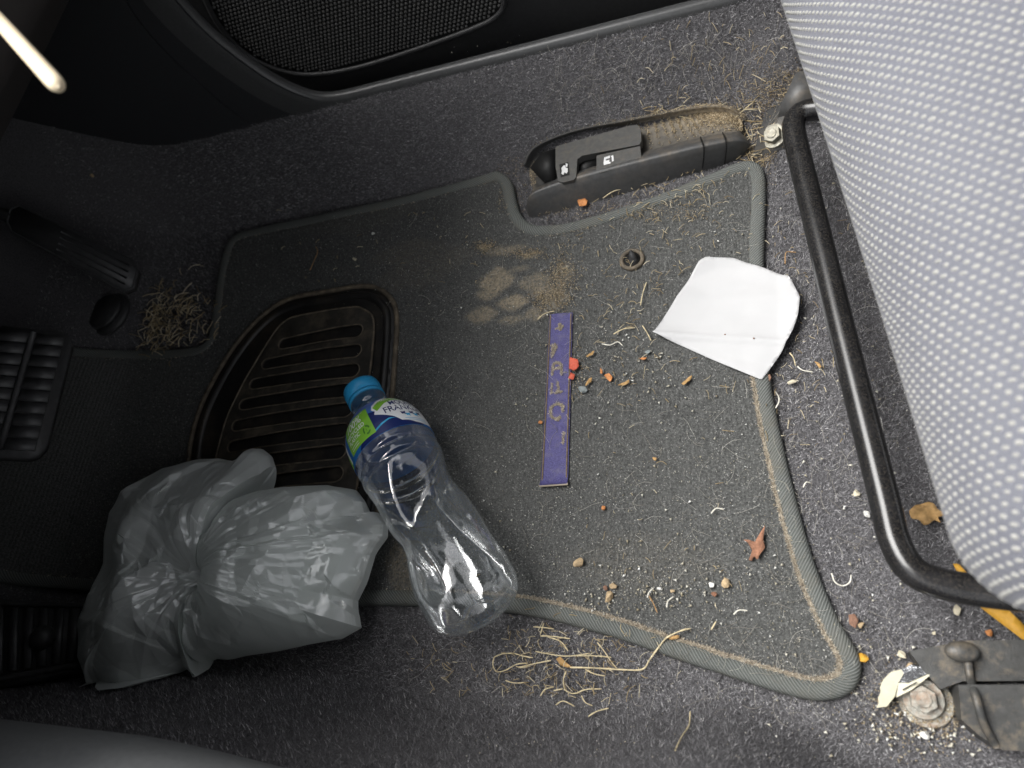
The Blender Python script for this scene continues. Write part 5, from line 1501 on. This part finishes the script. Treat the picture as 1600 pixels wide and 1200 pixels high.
# soil lying in the tray of the lever housing
def tray():
    P = []
    for _ in range(3500):
        t = int(np.clip(rng.normal(.72, .17), .05, .97) * (n_ - 1)); k = np.clip(abs(rng.normal(0, .42)), 0, 1)
        a = back[t] * (1 - k) + low[t] * k; P.append(a + np.array([rng.normal(0, .001), 0, .0012]))
    for _ in range(160):
        t = int(rng.uniform(.02, .16) * (n_ - 1)); k = rng.uniform(.3, 1); P.append(back[t] * (1 - k) + low[t] * k + np.array([0, 0, .004]))
    for _ in range(420):
        t = int(np.clip(rng.normal(.7, .2), .1, .97) * (n_ - 1)); P.append(backtop[t] + np.array([rng.normal(0, .002), rng.normal(.001, .0016), .0016]))
    chips('tray_soil', np.array(P), .00022, .0006, MA['grain'], 'tan soil lying in the tray of the release lever housing', 2.2)
tray()
P3 = np.vstack([scatter_px(160, area(860, 40, 1230, 200)), scatter_px(160, area(820, 340, 1180, 900)), scatter_px(120, area(1200, 300, 1420, 1100)), scatter_px(120, area(600, 330, 1180, 700)), scatter_px(170, area(1195, 280, 1420, 1150)), scatter_px(190, area(640, 980, 1400, 1180)), scatter_px(90, area(850, 80, 1230, 190)), scatter_px(90, area(900, 680, 1280, 1040))])
strands('pale_lint', P3, .004, .020, .00009, MA['lint'], 'fine pale hairs and lint clinging to mat and carpet', 1.2, .0012, 7)
P4 = np.vstack([scatter_px(70, area(1000, 40, 1240, 180)), scatter_px(110, area(900, 260, 1180, 620)), scatter_px(60, area(1195, 300, 1330, 700)), scatter_px(120, gau(880, 1040, 70, 34)), scatter_px(60, gau(1000, 400, 90, 60)), scatter_px(50, gau(1080, 300, 50, 20)), scatter_px(90, area(780, 985, 1000, 1105)), scatter_px(50, area(640, 1000, 860, 1090)), scatter_px(40, area(900, 600, 1180, 1000)), scatter_px(36, gau(1010, 450, 50, 40)), scatter_px(40, gau(1050, 330, 60, 30)), scatter_px(30, area(880, 300, 1110, 345)), scatter_px(36, gau(985, 560, 60, 40)), scatter_px(40, area(1195, 330, 1300, 700)), scatter_px(30, area(420, 330, 760, 450)), scatter_px(24, area(900, 20, 1230, 160))])
strands('straw_bits', P4, .0015, .008, .00028, MA['straw'], 'short broken bits of dry straw on mat and carpet', .45, .0016, 5)
P5 = np.vstack([scatter_px(260, gau(268, 496, 30, 27)), scatter_px(60, gau(240, 515, 18, 12))])
P5 = P5[(P5[:, 2] < .2)]
strands('straw_heap', P5, .006, .017, .00038, MA['straw'], 'heap of dry straw in the dark beside the accelerator', .12, .0035, 3)
P6 = np.vstack([wall_pts(36, 1190, 190, 18, 34), wall_pts(26, 1060, 176, 60, 6), wall_pts(26, 1175, 250, 14, 14)])
V6 = []; T6 = []
for p in P6:
    a = U(0, 6.28); l = U(.005, .015); d = np.array([math.cos(a), math.sin(a), U(-.2, .5)])
    q = [p + np.array([0, 0, .001]), p + d * l * .5 + np.array([0, 0, .0015]), p + d * l + np.array([U(-.002, .002), U(-.002, .002), .001])]
    v, f = tube_data(catmull(q, False, 3), .0004, 3, False, False); b = len(V6); V6 += v; T6 += [tuple(x + b for x in t) for t in f]
tag(tri_mesh('anchor_straw', np.array(V6), np.array(T6), MA['straw'], None, True), 'dry straw caught round the outer seat anchor', kind='stuff')
